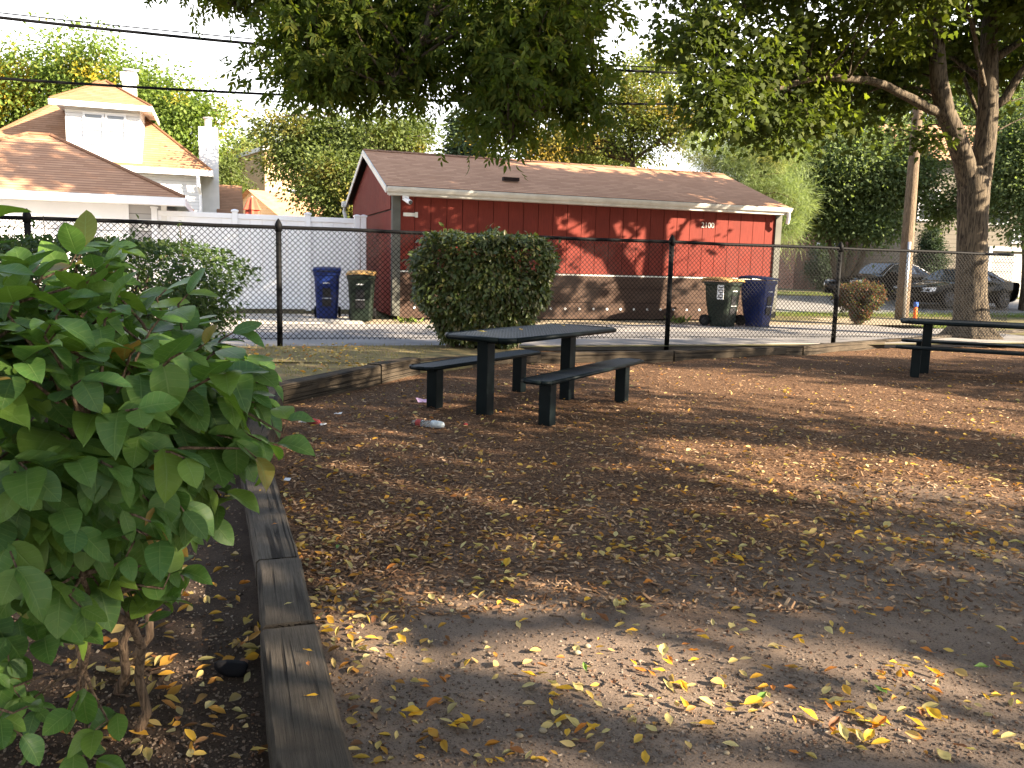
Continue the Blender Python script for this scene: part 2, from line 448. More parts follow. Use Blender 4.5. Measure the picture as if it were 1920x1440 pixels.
M['bark'] = bark_mat('bark', (0.13, 0.10, 0.07), (0.04, 0.03, 0.022))
M['bark_lit'] = bark_mat('sunlit_bark', (0.26, 0.18, 0.11), (0.08, 0.055, 0.035))  # lighter copy of the bark with sunlight put into its colour
M['stem'] = bark_mat('shrub_stem', (0.24, 0.165, 0.11), (0.07, 0.048, 0.034), 4)
M['green_stem'] = mat('green_stem', (0.12, 0.13, 0.04), (0.10, 0.08, 0.04))
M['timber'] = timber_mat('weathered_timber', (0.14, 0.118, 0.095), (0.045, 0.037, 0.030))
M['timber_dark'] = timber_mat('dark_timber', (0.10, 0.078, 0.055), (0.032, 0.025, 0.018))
M['black'] = mat('black_vinyl', (0.003, 0.003, 0.0035), (0.0045, 0.0045, 0.005), rough=0.6, spec=0.08)
M['coated'] = mat('green_black_plastisol', (0.002, 0.005, 0.006), (0.004, 0.008, 0.009), 4, 0.5, 0.12, 0.1, 200)
def _perf():
    t = NT('perforated_coating')
    v = t.n('TexVoronoi'); v.feature = 'F1'; v.inputs['Scale'].default_value = 34; v.inputs['Randomness'].default_value = 0.0
    t.l(t.coord('Object'), v.inputs['Vector'])
    f = t.ramp(v.outputs['Distance'], [(0.28, 0.0), (0.40, 1.0)])
    col = t.mix(f, (0.001, 0.001, 0.001), (0.009, 0.012, 0.014))
    return t.fin(col, 0.55, 0.18, t.bump(f, 0.8, 0.01))
M['perf'] = _perf()
M['white_vinyl'] = mat('white_vinyl', (0.86, 0.86, 0.88), (0.80, 0.80, 0.82), 2, 0.45, 0.4)
M['white_paint'] = mat('white_paint', (0.78, 0.77, 0.75), (0.70, 0.69, 0.67), 3, 0.5, 0.3)
M['gutter'] = mat('gutter_paint', (0.62, 0.60, 0.55), (0.50, 0.48, 0.43), 3, 0.5, 0.35)
M['glass'] = mat('window_glass', (0.03, 0.035, 0.04), (0.05, 0.055, 0.06), 2, 0.06, 0.8)
M['pane_white'] = mat('window_blind', (0.22, 0.24, 0.27), (0.18, 0.20, 0.23), 2, 0.15, 0.5)
def _red():
    t = NT('red_stain')
    vec = t.coord('Object', (14, 14, 1.2))
    a = t.noise(vec, 3, 5, 0.7)
    b = t.noise(t.coord('Object'), 1.4, 3)
    col = t.mix(t.ramp(b, [(0.35, 0.0), (0.7, 0.5)]), t.ramp(a, [(0.3, (0.115, 0.021, 0.015)), (0.7, (0.175, 0.031, 0.021))]), (0.095, 0.020, 0.015))
    return t.fin(col, 0.8, 0.15, t.bump(a, 0.5, 0.006))
M['red'] = _red()
M['brown_board'] = mat('brown_board', (0.075, 0.047, 0.034), (0.050, 0.032, 0.025), 3, 0.85, 0.15, 0.4, 30, stretch=(1, 1, 9))
M['grey_trim'] = mat('grey_trim', (0.10, 0.10, 0.085), (0.075, 0.075, 0.065), 3)
M['grey_pale'] = mat('pale_metal', (0.55, 0.52, 0.47), (0.46, 0.44, 0.40), 3)
M['groove'] = mat('dark_gap', (0.02, 0.008, 0.006), (0.015, 0.006, 0.005))
M['shingle'] = shingle_mat('brown_shingle', (0.56, 0.315, 0.185), (0.42, 0.225, 0.13), (0.17, 0.09, 0.056))
M['shingle_tan'] = shingle_mat('tan_shingle', (0.36, 0.205, 0.12), (0.27, 0.145, 0.08), (0.15, 0.075, 0.04))
M['siding_white'] = siding_mat('white_siding', (0.72, 0.71, 0.70))
M['siding_grey'] = siding_mat('pale_siding', (0.40, 0.385, 0.38), 0.20)
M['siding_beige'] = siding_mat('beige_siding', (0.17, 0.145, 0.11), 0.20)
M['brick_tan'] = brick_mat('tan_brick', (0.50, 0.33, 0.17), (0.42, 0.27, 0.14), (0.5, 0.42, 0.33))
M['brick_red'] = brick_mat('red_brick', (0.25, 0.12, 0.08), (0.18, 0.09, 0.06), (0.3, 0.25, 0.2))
M['asphalt'] = mat('asphalt', (0.27, 0.25, 0.235), (0.19, 0.178, 0.17), 1.2, 0.9, 0.2, 0.4, 120)
M['street'] = mat('street_asphalt', (0.21, 0.20, 0.19), (0.17, 0.162, 0.155), 1.0, 0.9, 0.2, 0.4, 120)
M['concrete'] = mat('concrete', (0.46, 0.42, 0.36), (0.38, 0.34, 0.29), 1.5, 0.9, 0.2, 0.3, 80)
M['gravel'] = mat('gravel_dirt', (0.32, 0.26, 0.18), (0.22, 0.18, 0.12), 2.5, 0.95, 0.1, 0.6, 90)
M['soil_far'] = mat('yard_soil', (0.13, 0.12, 0.05), (0.10, 0.08, 0.045), 2.5, 0.95, 0.1, 0.6, 60)
M['lawn'] = mat('lawn_soil', (0.19, 0.16, 0.075), (0.15, 0.11, 0.06), 5, 0.95, 0.1, 0.6, 60)
M['steel'] = mat('galvanised_steel', (0.5, 0.5, 0.5), (0.4, 0.4, 0.4), 5, 0.35, 0.5, metal=0.6)
M['blue_bin'] = mat('blue_plastic', (0.007, 0.020, 0.11), (0.006, 0.016, 0.085), 3, 0.45, 0.2)
M['green_bin'] = mat('dark_green_plastic', (0.011, 0.018, 0.012), (0.008, 0.014, 0.010), 3, 0.5, 0.2)
M['tan_lid'] = mat('tan_plastic', (0.42, 0.25, 0.08), (0.36, 0.21, 0.07), 6, 0.5, 0.35)
M['dark_plastic'] = mat('dark_plastic', (0.012, 0.012, 0.014), (0.01, 0.01, 0.012), 3, 0.5)
M['white_mark'] = mat('white_mark', (0.7, 0.7, 0.7), (0.6, 0.6, 0.6))
M['pole'] = bark_mat('pole_wood', (0.19, 0.140, 0.095), (0.09, 0.066, 0.046), 1.6)
M['orange'] = mat('orange_plastic', (0.75, 0.14, 0.02), (0.65, 0.12, 0.02))
M['blue_cap'] = mat('blue_plastic_cap', (0.05, 0.15, 0.6), (0.05, 0.13, 0.5))
M['umbrella'] = mat('red_canvas', (0.5, 0.09, 0.05), (0.42, 0.07, 0.04))
M['car_black'] = mat('black_car_paint', (0.0016, 0.0016, 0.002), (0.002, 0.002, 0.0024), 1, 0.08, 0.10)
M['tyre'] = mat('tyre_rubber', (0.004, 0.004, 0.004), (0.006, 0.006, 0.006), 5, 0.85)
M['rim_dark'] = mat('dark_alloy', (0.06, 0.06, 0.065), (0.05, 0.05, 0.055), 5, 0.3, 0.5, metal=0.7)
M['rim_pale'] = mat('silver_alloy', (0.5, 0.5, 0.5), (0.45, 0.45, 0.45), 5, 0.3, 0.5, metal=0.8)
M['lamp'] = mat('headlamp_glass', (0.5, 0.5, 0.52), (0.4, 0.4, 0.42), 9, 0.08, 0.7)
M['amber'] = mat('amber_glass', (0.8, 0.5, 0.15), (0.7, 0.42, 0.12), 9, 0.2, 0.6)
M['bottle'] = mat('cloudy_plastic', (0.50, 0.56, 0.60), (0.30, 0.34, 0.37), 40, 0.2, 0.5)
def _clear():
    t = NT('clear_plastic')
    t.fin((0.85, 0.88, 0.9), 0.08, 0.5)
    t.p.inputs['Transmission Weight'].default_value = 0.85
    t.p.inputs['IOR'].default_value = 1.1
    return t.m
M['clear'] = _clear()
M['red_label'] = mat('red_label', (0.34, 0.05, 0.045), (0.26, 0.05, 0.045), 30)
M['pink'] = mat('lilac_film', (0.6, 0.42, 0.62), (0.5, 0.35, 0.55), 12)
M['paper'] = mat('white_paper', (0.72, 0.74, 0.78), (0.62, 0.64, 0.68), 12)
M['rock'] = mat('black_fabric', (0.008, 0.008, 0.010), (0.012, 0.012, 0.014), 12, 0.95, 0.1)
M['curtain'] = mat('white_curtain', (0.6, 0.6, 0.6), (0.4, 0.4, 0.42), 8)

def _play():
    t = NT('mulch_and_dirt')
    vec = t.coord('Object')
    sp = t.n('SeparateXYZ'); t.l(vec, sp.inputs[0])
    big = t.noise(vec, 0.55, 4)
    # bare dirt where feet have worn the mulch away (the near right of the yard)
    f = t.math('ADD', t.math('MULTIPLY', sp.outputs[1], -0.42), t.math('MULTIPLY', sp.outputs[0], 0.16))
    f = t.math('ADD', f, t.math('MULTIPLY', t.math('SUBTRACT', big, 0.5), 2.2))
    dirt = t.ramp(t.math('ADD', f, 2.05), [(0.1, 0.0), (0.75, 1.0)])
    ch = t.noise(vec, 55, 4, 0.7, 0.5)
    mul = t.ramp(ch, [(0.34, (0.022, 0.013, 0.009)), (0.5, (0.085, 0.045, 0.025)), (0.66, (0.23, 0.135, 0.075))])
    gr = t.noise(vec, 130, 4, 0.75)
    dn = t.noise(vec, 3.0, 5, 0.6)
    dcol = t.mix(t.ramp(dn, [(0.35, 0.0), (0.7, 1.0)]), (0.20, 0.150, 0.115), (0.135, 0.100, 0.078))
    dcol = t.mix(t.ramp(gr, [(0.30, 0.75), (0.52, 0.0)]), dcol, (0.03, 0.02, 0.015))
    dcol = t.mix(t.ramp(gr, [(0.66, 0.0), (0.76, 0.8)]), dcol, (0.28, 0.22, 0.17))
    col = t.mix(dirt, mul, dcol)
    h = t.math('ADD', t.math('MULTIPLY', ch, t.math('SUBTRACT', 1.2, dirt)), t.math('MULTIPLY', gr, 0.5))
    h = t.math('ADD', h, t.math('MULTIPLY', dn, 1.2))
    return t.fin(col, 0.95, 0.12, t.bump(h, 0.6, 0.012))
M['play'] = _play()
def _soil():
    t = NT('bed_soil')
    vec = t.coord('Object')
    gr = t.noise(vec, 120, 4, 0.75); dn = t.noise(vec, 4, 5)
    c = t.mix(t.ramp(dn, [(0.35, 0.0), (0.7, 1.0)]), (0.085, 0.06, 0.045), (0.05, 0.035, 0.026))
    c = t.mix(t.ramp(gr, [(0.3, 0.7), (0.5, 0.0)]), c, (0.02, 0.014, 0.01))
    c = t.mix(t.ramp(gr, [(0.68, 0.0), (0.75, 0.9)]), c, (0.33, 0.29, 0.25))
    return t.fin(c, 0.95, 0.1, t.bump(t.math('ADD', gr, t.math('MULTIPLY', dn, 2)), 0.9, 0.015))
M['soil'] = _soil()

# ================================================================== LAYOUT
P1, P3 = gp(525, 652, GZ), gp(1250, 647, GZ)
STEP = (P3 - P1) / 2
FA = math.atan2(STEP.y, STEP.x)               # the alley's direction
FL = STEP.length
FENCE = Fr(P1, FA)                            # a along the fence, b away from the camera
C0 = gp(737, 600, GZ)
SHED = Fr(C0, FA)
SHED_L = 8.0
while proj(SHED(SHED_L, 0, 1.5))[0] < 1456: SHED_L += 0.02
SHED_D = 6.2
WALL_B = (C0 - P1).dot(FENCE.y)               # how far the shed wall stands behind the fence

# ------------------------------------------------------------------ ground
def sheet(name, pts, z, m, thick=0.0):
    b = MB()
    if thick: b.prism([(p[0], p[1]) for p in pts], z - thick, z)
    else: b.face([(p[0], p[1], z) for p in pts])
    return tag(b.build(name, m), kind='structure')
sheet('ground', [(-400, -200), (400, -200), (400, 400), (-400, 400)], -0.12, M['soil_far'])
q = lambda a, b: (FENCE(a, b).x, FENCE(a, b).y)
q = lambda a, b: (FENCE(a, b).x, FENCE(a, b).y)
def TZ(b):                                     # the land beyond the alley climbs a little towards the far side of the street
    t = min(1.0, max(0.0, (b - 6.5) / 7.5))
    return GZ + 0.42 * t * t * (3 - 2 * t)
def tz(p):
    return TZ((Vector((p[0], p[1], 0)) - Vector((P1.x, P1.y, 0))).dot(FENCE.y))
def gt(u, v):                                  # the point of that land seen at a pixel
    d = ray(u, v); Y = 8.0
    while Y < 150:
        p = Vector((0, 0, EYE)) + d * (Y / d.y)
        if p.z <= tz(p): return p
        Y += 0.02
    return p
def slope(name, c4, m, dz, n=24):              # a sheet lying on that land; corners in fence coordinates
    b = MB()
    for i in range(n + 1):
        for j in range(n + 1):
            s, t = i / n, j / n
            a_ = (1 - s) * ((1 - t) * c4[0][0] + t * c4[3][0]) + s * ((1 - t) * c4[1][0] + t * c4[2][0])
            b_ = (1 - s) * ((1 - t) * c4[0][1] + t * c4[3][1]) + s * ((1 - t) * c4[1][1] + t * c4[2][1])
            b.v.append(FENCE(a_, b_) * 1.0)
            b.v[-1].z = TZ(b_) + dz
    for i in range(n):
        for j in range(n):
            k = i * (n + 1) + j
            b.f.append([k, k + n + 1, k + n + 2, k + 1]); b.mi.append(0); b.uv.append([(0, 0)] * 4)
    return tag(b.build(name, m, smooth=True), kind='structure')
slope('yard_ground', [(-120, -0.12), (120, -0.12), (120, 30), (-120, 30)], M['soil_far'], -0.008, 60)
slope('far_ground', [(-200, 30), (200, 30), (200, 200), (-200, 200)], M['soil_far'], -0.008, 4)

# play surface: gently uneven
TB = [gp(u, v, 0.16) for u, v in ((775, 674), (1010, 661), (1260, 657), (1500, 648), (1705, 633))]   # back timber line
NL = [gp(u, v, 0.17) for u, v in ((587, 1440), (541, 1170), (523, 1050), (482, 880))]               # near-left timber line
BL = [gp(508, 722, 0.22), gp(775, 670, 0.22)]                                                       # left-back timber line
def hgt(x, y):
    return 0.018 * math.sin(x * 1.3 + 0.4 * y) * math.sin(y * 0.9 - 0.3 * x) + 0.012 * math.sin(x * 3.1 + 1.7 * y)
b = MB()
xs = np.arange(-8, 26.01, 0.16); ys = np.arange(-6, 20.01, 0.16)
nx, ny = len(xs), len(ys)
for y in ys:
    for x in xs:
        b.v.append(Vector((x, y, hgt(x, y))))
for j in range(ny - 1):
    for i in range(nx - 1):
        c = FENCE.o + Vector((0, 0, 0)); p = Vector((xs[i], ys[j], 0))
        if (p - FENCE.o).dot(FENCE.y) > -0.1: continue
        k = j * nx + i
        b.f.append([k, k + 1, k + nx + 1, k + nx]); b.mi.append(0); b.uv.append([(0, 0)] * 4)
tag(b.build('mulch_ground', M['play'], smooth=True), kind='structure')

# planting bed on the left of the timbers
far_l = BL[0]
bed = [(NL[0].x + 0.9, -1.0), (NL[0].x, NL[0].y), (NL[3].x, NL[3].y), (far_l.x, far_l.y), (-9, far_l.y + 1.0), (-9, -1.0)]
sheet('bed_soil', bed, 0.045, M['soil'], 0.1)
# lawn strip between the left-back timber and the fence
l_end = BL[1]
fA = FENCE(-16, -0.1); fB = FENCE((TB[1] - FENCE.o).dot(FENCE.x), -0.1)
sheet('lawn', [(far_l.x, far_l.y), (l_end.x, l_end.y), (TB[1].x, TB[1].y + 0.15), (fB.x, fB.y), (fA.x, fA.y), (-16, far_l.y + 1.2)], 0.135, M['lawn'], 0.2)
# alley, pad, gravel edge, street, pavement, far kerb
sheet('alley', [q(-40, 0.12), q(17.2, 0.12), q(17.2, WALL_B - 1.3), q(-40, WALL_B - 1.3)], GZ + 0.004, M['asphalt'], 0.1)
sheet('gravel_strip', [q(2.2, WALL_B - 1.25), q(15.5, WALL_B - 1.25), q(15.5, WALL_B + 0.3), q(2.2, WALL_B + 0.3)], GZ + 0.006, M['gravel'], 0.1)
sheet('concrete_pad', [q(-6, WALL_B - 1.27), q(2.1, WALL_B - 1.27), q(2.1, WALL_B + 2.4), q(-6, WALL_B + 2.4)], GZ + 0.03, M['concrete'], 0.1)
slope('driveway', [(15.6, WALL_B - 2.6), (19, WALL_B - 2.6), (19, WALL_B + 1.2), (15.6, WALL_B + 1.2)], M['gravel'], 0.004, 8)
slope('sidewalk', [(19, 1.2), (40, 1.2), (40, 3.2), (19, 3.2)], M['concrete'], 0.004, 8)
slope('street', [(14.8, WALL_B + 2.6), (70, WALL_B + 0.6), (70, WALL_B + 8.6), (14.8, WALL_B + 8.2)], M['street'], 0.008, 24)
slope('far_kerb', [(14.8, WALL_B + 8.25), (70, WALL_B + 8.65), (70, WALL_B + 8.85), (14.8, WALL_B + 8.45)], M['concrete'], 0.10, 8)

# ------------------------------------------------------------------ landscape timbers
def timber(p, r, w, h, label, m, zlow=-0.05):
    p, r = Vector(p), Vector(r)
    d = (r - p); d.z = 0; L = d.length; d.normalize(); n = Vector((-d.y, d.x, 0))
    zt0, zt1 = p.z, r.z
    b = MB()
    K = max(4, int(L / 0.15)); rr = random.Random(int(L * 1000))
    prof = [(-w / 2, zlow), (w / 2, zlow), (w / 2, None, -0.012), (w / 2 - 0.012, None, 0), (-w / 2 + 0.012, None, 0), (-w / 2, None, -0.012)]
    # local X runs along the timber so that the grain does too
    me_pts = []
    for i in range(K + 1):
        t = i / K
        zt = zt0 + (zt1 - zt0) * t + rr.uniform(-0.003, 0.003)
        wob = rr.uniform(-0.003, 0.003)
        for pr in prof:
            z = pr[1] if pr[1] is not None else zt + pr[2]
            b.v.append(Vector((t * L, pr[0] + wob, z)))
    k6 = len(prof)
    for i in range(K):
        for k in range(k6):
            a, c = i * k6 + k, i * k6 + (k + 1) % k6
            b.f.append([a, a + k6, c + k6, c][::-1]); b.mi.append(0); b.uv.append([(0, 0)] * 4)
    b.f.append(list(range(k6))[::-1]); b.f.append([K * k6 + k for k in range(k6)]); b.mi += [0, 0]; b.uv += [[(0, 0)] * k6] * 2
    o = b.build('landscape_timber', m)
    o.location = (p.x, p.y, 0); o.rotation_euler = (0, 0, math.atan2(d.y, d.x))
    return tag(o, label, 'timber', 'timbers edging the mulch yard')
near0 = NL[0] + (NL[0] - NL[1]) * 0.9
timber(NL[1] + (NL[0] - NL[1]) * 0.03, near0, 0.20, 0.17, 'long dark cracked timber nearest the viewer, running out of the bottom edge', M['timber'])
e1 = NL[2] + Vector((0, 0, 0.006)); s1 = NL[1] + Vector((0, 0, 0.006))
timber(e1, s1, 0.185, 0.17, 'short weathered timber piece laid between two longer bed edging timbers', M['timber'])
timber(NL[3] + (NL[3] - NL[2]) * 0.35, NL[2] + (NL[3] - NL[2]) * 0.02, 0.185, 0.17, 'grey edging timber beyond the short piece, ending under the big leaved shrub', M['timber'])
mid = BL[0] + Vector((0.05, -0.1, 0))
timber(NL[3] + (NL[3] - NL[2]) * 0.4, mid, 0.185, 0.17, 'edging timber mostly hidden behind the big leaved shrub', M['timber_dark'])
jn = BL[0].lerp(BL[1], 0.66)
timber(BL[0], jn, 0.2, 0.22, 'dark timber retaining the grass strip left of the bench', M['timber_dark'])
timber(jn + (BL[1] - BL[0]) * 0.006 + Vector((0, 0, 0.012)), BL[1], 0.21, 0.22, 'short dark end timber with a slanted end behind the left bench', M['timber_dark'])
names = ['timber lying flat behind the left bench at the foot of the square bush', 'dark back edging timber seen between the picnic table legs and bench',
         'back edging timber under the tall middle fence post', 'sunlit back edging timber running to the far picnic table']
for i in range(4):
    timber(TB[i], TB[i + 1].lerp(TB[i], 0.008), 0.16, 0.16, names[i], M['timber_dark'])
timber(TB[4], TB[4] + (TB[4] - TB[3]).normalized() * 6 , 0.16, 0.16, 'back edging timber behind the far picnic table bench', M['timber'])

# ------------------------------------------------------------------ chain link fences
def chain_fence(name, label, a0, a1, posts, H, mesh_to=None):
    root = thing(name, label, 'fence', FENCE((a0 + a1) / 2, 0, 0))
    for a in posts:
        p = MB(); p.tube([FENCE(a, 0, GZ - 0.25), FENCE(a, 0, GZ + H + 0.05)], 0.044, 12)
        po = p.build('post', M['black'], root, smooth=True)
        c = MB(); c.tube([FENCE(a, 0, GZ + H - 0.06), FENCE(a, 0, GZ + H + 0.05), FENCE(a, 0, GZ + H + 0.06), FENCE(a, 0, GZ + H + 0.10), FENCE(a, 0, GZ + H + 0.13)], [0.056, 0.056, 0.05, 0.03, 0.008], 12)
        c.build('cap', M['black'], po, smooth=True)
        for hh in (0.25, 0.6, 0.95, 1.3):
            if hh < H:
                cl = MB(); cl.tube([FENCE(a, 0, GZ + H - hh), FENCE(a, 0, GZ + H - hh + 0.022)], 0.052, 10); cl.build('tie_band', M['black'], po)
    r = MB(); r.tube([FENCE(a0 + (a1 - a0) * i / 24, -0.004, GZ + H + 0.006 * math.sin(i * 2.1)) for i in range(25)], 0.03, 10)
    r.build('top_rail', M['black'], root, smooth=True)
    w = MB()
    D = 0.084; L = a1 - a0; z0, z1 = GZ + 0.03, GZ + H - 0.01; hh = z1 - z0
    k = int(-hh / D) - 1
    while k * D < L:
        for s in (1, -1):
            x0, x1 = k * D, k * D + hh
            t0, t1 = 0.0, 1.0
            if x0 < 0: t0 = -x0 / (x1 - x0)
            if x1 > L: t1 = (L - x0) / (x1 - x0)
            if t0 < t1:
                za, zb = z0 + hh * t0, z0 + hh * t1
                if s < 0: za, zb = z1 - hh * t0, z1 - hh * t1
                w.tube([FENCE(a0 + x0 + (x1 - x0) * t0, -0.036 + 0.003 * s, za), FENCE(a0 + x0 + (x1 - x0) * t1, -0.036 + 0.003 * s, zb)], 0.0052, 3, cap=False)
        k += 1
    w.build('mesh', M['black'], root)
    tw = MB(); tw.tube([FENCE(a0, -0.03, GZ + 0.05), FENCE(a1, -0.03, GZ + 0.05)], 0.004, 4)
    tw.build('tension_wire', M['black'], root)
    return root
TREE_P = gp(1818, 632, GZ)
TREE_A = (TREE_P - FENCE.o).dot(FENCE.x)
chain_fence('chain_link_fence', 'tall black chain link fence across the yard in front of the alley', -FL * 2.6, TREE_A - 0.5, [FL * k for k in (-2.3, -1, 0, 1, 2, 3.08)], 1.74)
chain_fence('chain_link_fence', 'low black chain link fence to the right of the maple trunk', TREE_A + 0.5, TREE_A + 10, [TREE_A + 3.6, TREE_A + 6.8], 1.22)

# ------------------------------------------------------------------ picnic tables and benches
def slab(F, hl, hw, clip, z0, z1):
    return [(hl - clip, -hw), (hl, -hw + clip), (hl, hw - clip), (hl - clip, hw), (-hl + clip, hw), (-hl, hw - clip), (-hl, -hw + clip), (-hl + clip, -hw)]
def rim_of(b, F, pts, z, r):
    c = [F(p[0], p[1], z) for p in pts]
    for i in range(len(c)): b.tube([c[i], c[(i + 1) % len(c)]], r, 8)
def square_leg(F, a, b0, half, z0, z1):
    m_ = MB(); m_.box(F, a - half, a + half, b0 - half, b0 + half, z0, z1); return m_
def bench(F, hl, la, label, group):
    root = thing('bench', label, 'bench', F(0, 0, 0), group)
    p = slab(F, hl, 0.135, 0.07, 0, 0)
    sm = MB(); sm.prism([F(x, y).to_2d() for x, y in p], 0.425, 0.452)
    se = sm.build('seat', M['perf'], root, bevel=0.006)
    rm = MB(); rim_of(rm, F, slab(F, hl + 0.012, 0.147, 0.07, 0, 0), 0.436, 0.02)
    rm.build('rim', M['coated'], se, smooth=True)
    for a in la:
        square_leg(F, a, 0, 0.062, -0.2, 0.424).build('leg', M['coated'], root, bevel=0.008)
    return root
def table(F, hl, hw, la, label, group, h=0.79):
    root = thing('picnic_table', label, 'table', F(0, 0, 0), group)
    p = slab(F, hl, hw, 0.12, 0, 0)
    sm = MB(); sm.prism([F(x, y).to_2d() for x, y in p], h - 0.03, h)
    tp = sm.build('tabletop', M['perf'], root, bevel=0.006)
    rm = MB(); rim_of(rm, F, slab(F, hl + 0.014, hw + 0.014, 0.12, 0, 0), h - 0.018, 0.026)
    rm.build('rim', M['coated'], tp, smooth=True)
    for a in la:
        lg = square_leg(F, a, 0, 0.064, -0.2, h - 0.03).build('leg', M['coated'], root, bevel=0.008)
        br = MB(); br.box(F, a - 0.03, a + 0.03, -hw + 0.12, hw - 0.12, h - 0.07, h - 0.031)
        br.build('bracket', M['coated'], lg)
    return root
tl1, tl2 = gp(915, 780), gp(1068, 745)
ta = math.atan2((tl2 - tl1).y, (tl2 - tl1).x)
TF = Fr((tl1 + tl2) / 2, ta); th = (tl2 - tl1).length / 2
TF2 = Fr(TF(0.11, 0.04), ta)
table(TF2, 1.10, 0.40, [-th - 0.11, th - 0.11], 'dark green metal picnic table in the middle of the mulch yard', 'picnic tables')
for (l1, l2, lab) in (((815, 765), (973, 731), 'dark metal bench on the left side of the middle picnic table'), ((1025, 798), (1165, 752), 'dark metal bench on the right side of the middle picnic table')):
    a_, c_ = gp(*l1), gp(*l2)
    BF = Fr((a_ + c_) / 2, math.atan2((c_ - a_).y, (c_ - a_).x)); bl = (c_ - a_).length / 2
    bench(BF, bl + 0.27, [-bl, bl], lab, 'benches beside the picnic tables')
rb = gp(1714, 708); rdir_ = math.atan2(-0.40, 0.92)
RF = Fr(rb, rdir_)
bench(Fr(RF(0.85, 0), rdir_), 1.1, [-0.85, 0.85], 'dark bench in front of the far picnic table at the right edge', 'benches beside the picnic tables')
table(Fr(RF(0.95, 0.70), rdir_), 1.15, 0.40, [-0.8, 0.8], 'dark metal picnic table cut off by the right edge near the maple', 'picnic tables', 0.80)
bench(Fr(RF(0.95, 1.40), rdir_), 1.1, [-0.85, 0.85], 'dark bench behind the far picnic table, partly hidden by it', 'benches beside the picnic tables')

# ------------------------------------------------------------------ red garage
def roof_face(b, pts, along, mi=0):
    pts = [Vector(p) for p in pts]
    n = (pts[1] - pts[0]).cross(pts[2] - pts[0]).normalized()
    ax = Vector(along).normalized(); up = n.cross(ax).normalized()
    if up.z < 0: up = -up
    b.face(pts, mi, ax, up)
def wall_face(b, F, a0, a1, c0, c1, bb=0.0, mi=0):
    b.face([F(a0, bb, c0), F(a1, bb, c0), F(a1, bb, c1), F(a0, bb, c1)], mi, F.x, F.z)
def text_mesh(txt, size, F, a, bb, c, depth=0.006):
    cu = bpy.data.curves.new('lettering', 'FONT'); cu.body = txt; cu.size = size; cu.extrude = depth; cu.align_x = 'CENTER'; cu.align_y = 'CENTER'
    o = bpy.data.objects.new('lettering', cu); COL.objects.link(o)
    dg = bpy.context.evaluated_depsgraph_get(); dg.update()
    me = bpy.data.meshes.new_from_object(o.evaluated_get(dg))
    COL.objects.unlink(o); bpy.data.objects.remove(o); bpy.data.curves.remove(cu)
    R = Matrix(((F.x.x, 0, -F.y.x, 0), (F.x.y, 0, -F.y.y, 0), (0, 1, 0, 0), (0, 0, 0, 1)))
    me.transform(R); me.transform(Matrix.Translation(F(a, bb, c)))
    me.materials.clear()
    return me

EAVE = 3.12; RIDGE = 4.20
root = thing('garage', 'red board garage with brown shingle roof beyond the chain link fence', 'garage', SHED(SHED_L / 2, SHED_D / 2, GZ))
L, D = SHED_L, SHED_D
b = MB()
b.box(SHED, 0.0, L, 0.03, D, GZ, EAVE - 0.08, 1)
x = 0.12; i = 0
while x < L - 0.12:
    x1 = min(x + 0.385, L - 0.12)
    b.box(SHED, x, x1 - 0.014, 0.0, 0.03, 1.18, EAVE - 0.16); x = x1
b.build('front_wall', [M['red'], M['groove']], root)
b = MB(); y = 0.12
gz = lambda yy: EAVE + (RIDGE - EAVE - 0.18) * (1 - abs(yy - D / 2) / (D / 2))
for lo, hi, cap in ((GZ, 2.55, False), (2.58, 9, True)):
    y = 0.12
    while y < D - 0.02:
        y1 = min(y + 0.21, D - 0.02); e = y1 - 0.012
        off = -0.03 if cap else -0.0; t = 0.03
        if not (4.1 < y < 5.5 and not cap and True):
            z0a = lo; za, zb = (gz(y), gz(e)) if cap else (hi, hi)
            b.hexa([SHED(off - t, y, z0a), SHED(off, y, z0a), SHED(off, e, z0a), SHED(off - t, e, z0a), SHED(off - t, y, za), SHED(off, y, za), SHED(off, e, zb), SHED(off - t, e, zb)])
        else:
            b.hexa([SHED(off - t, y, lo), SHED(off, y, lo), SHED(off, e, lo), SHED(off - t, e, lo), SHED(off - t, y, 1.5), SHED(off, y, 1.5), SHED(off, e, 1.5), SHED(off - t, e, 1.5)])
        y = y1
b.build('gable_wall', [M['red']], root)
b = MB(); b.box(SHED, -0.05, -0.032, 4.05, 4.15, 1.5, 2.55); b.box(SHED, -0.05, -0.032, 5.42, 5.52, 1.5, 2.55); b.box(SHED, -0.051, -0.031, 4.05, 5.52, 2.55, 2.6); b.box(SHED, -0.051, -0.031, 4.05, 5.52, 1.44, 1.5)
wn = b.build('window', M['white_paint'], root)
b = MB(); b.box(SHED, -0.018, -0.006, 4.15, 5.42, 1.52, 2.54); b.build('pane', M['glass'], wn)
b = MB()
for k in range(5): b.box(SHED, -0.03, -0.02, 4.9 + k * 0.09, 4.95 + k * 0.09, 1.55, 2.5 - 0.03 * k)
b.build('curtain', M['curtain'], wn)
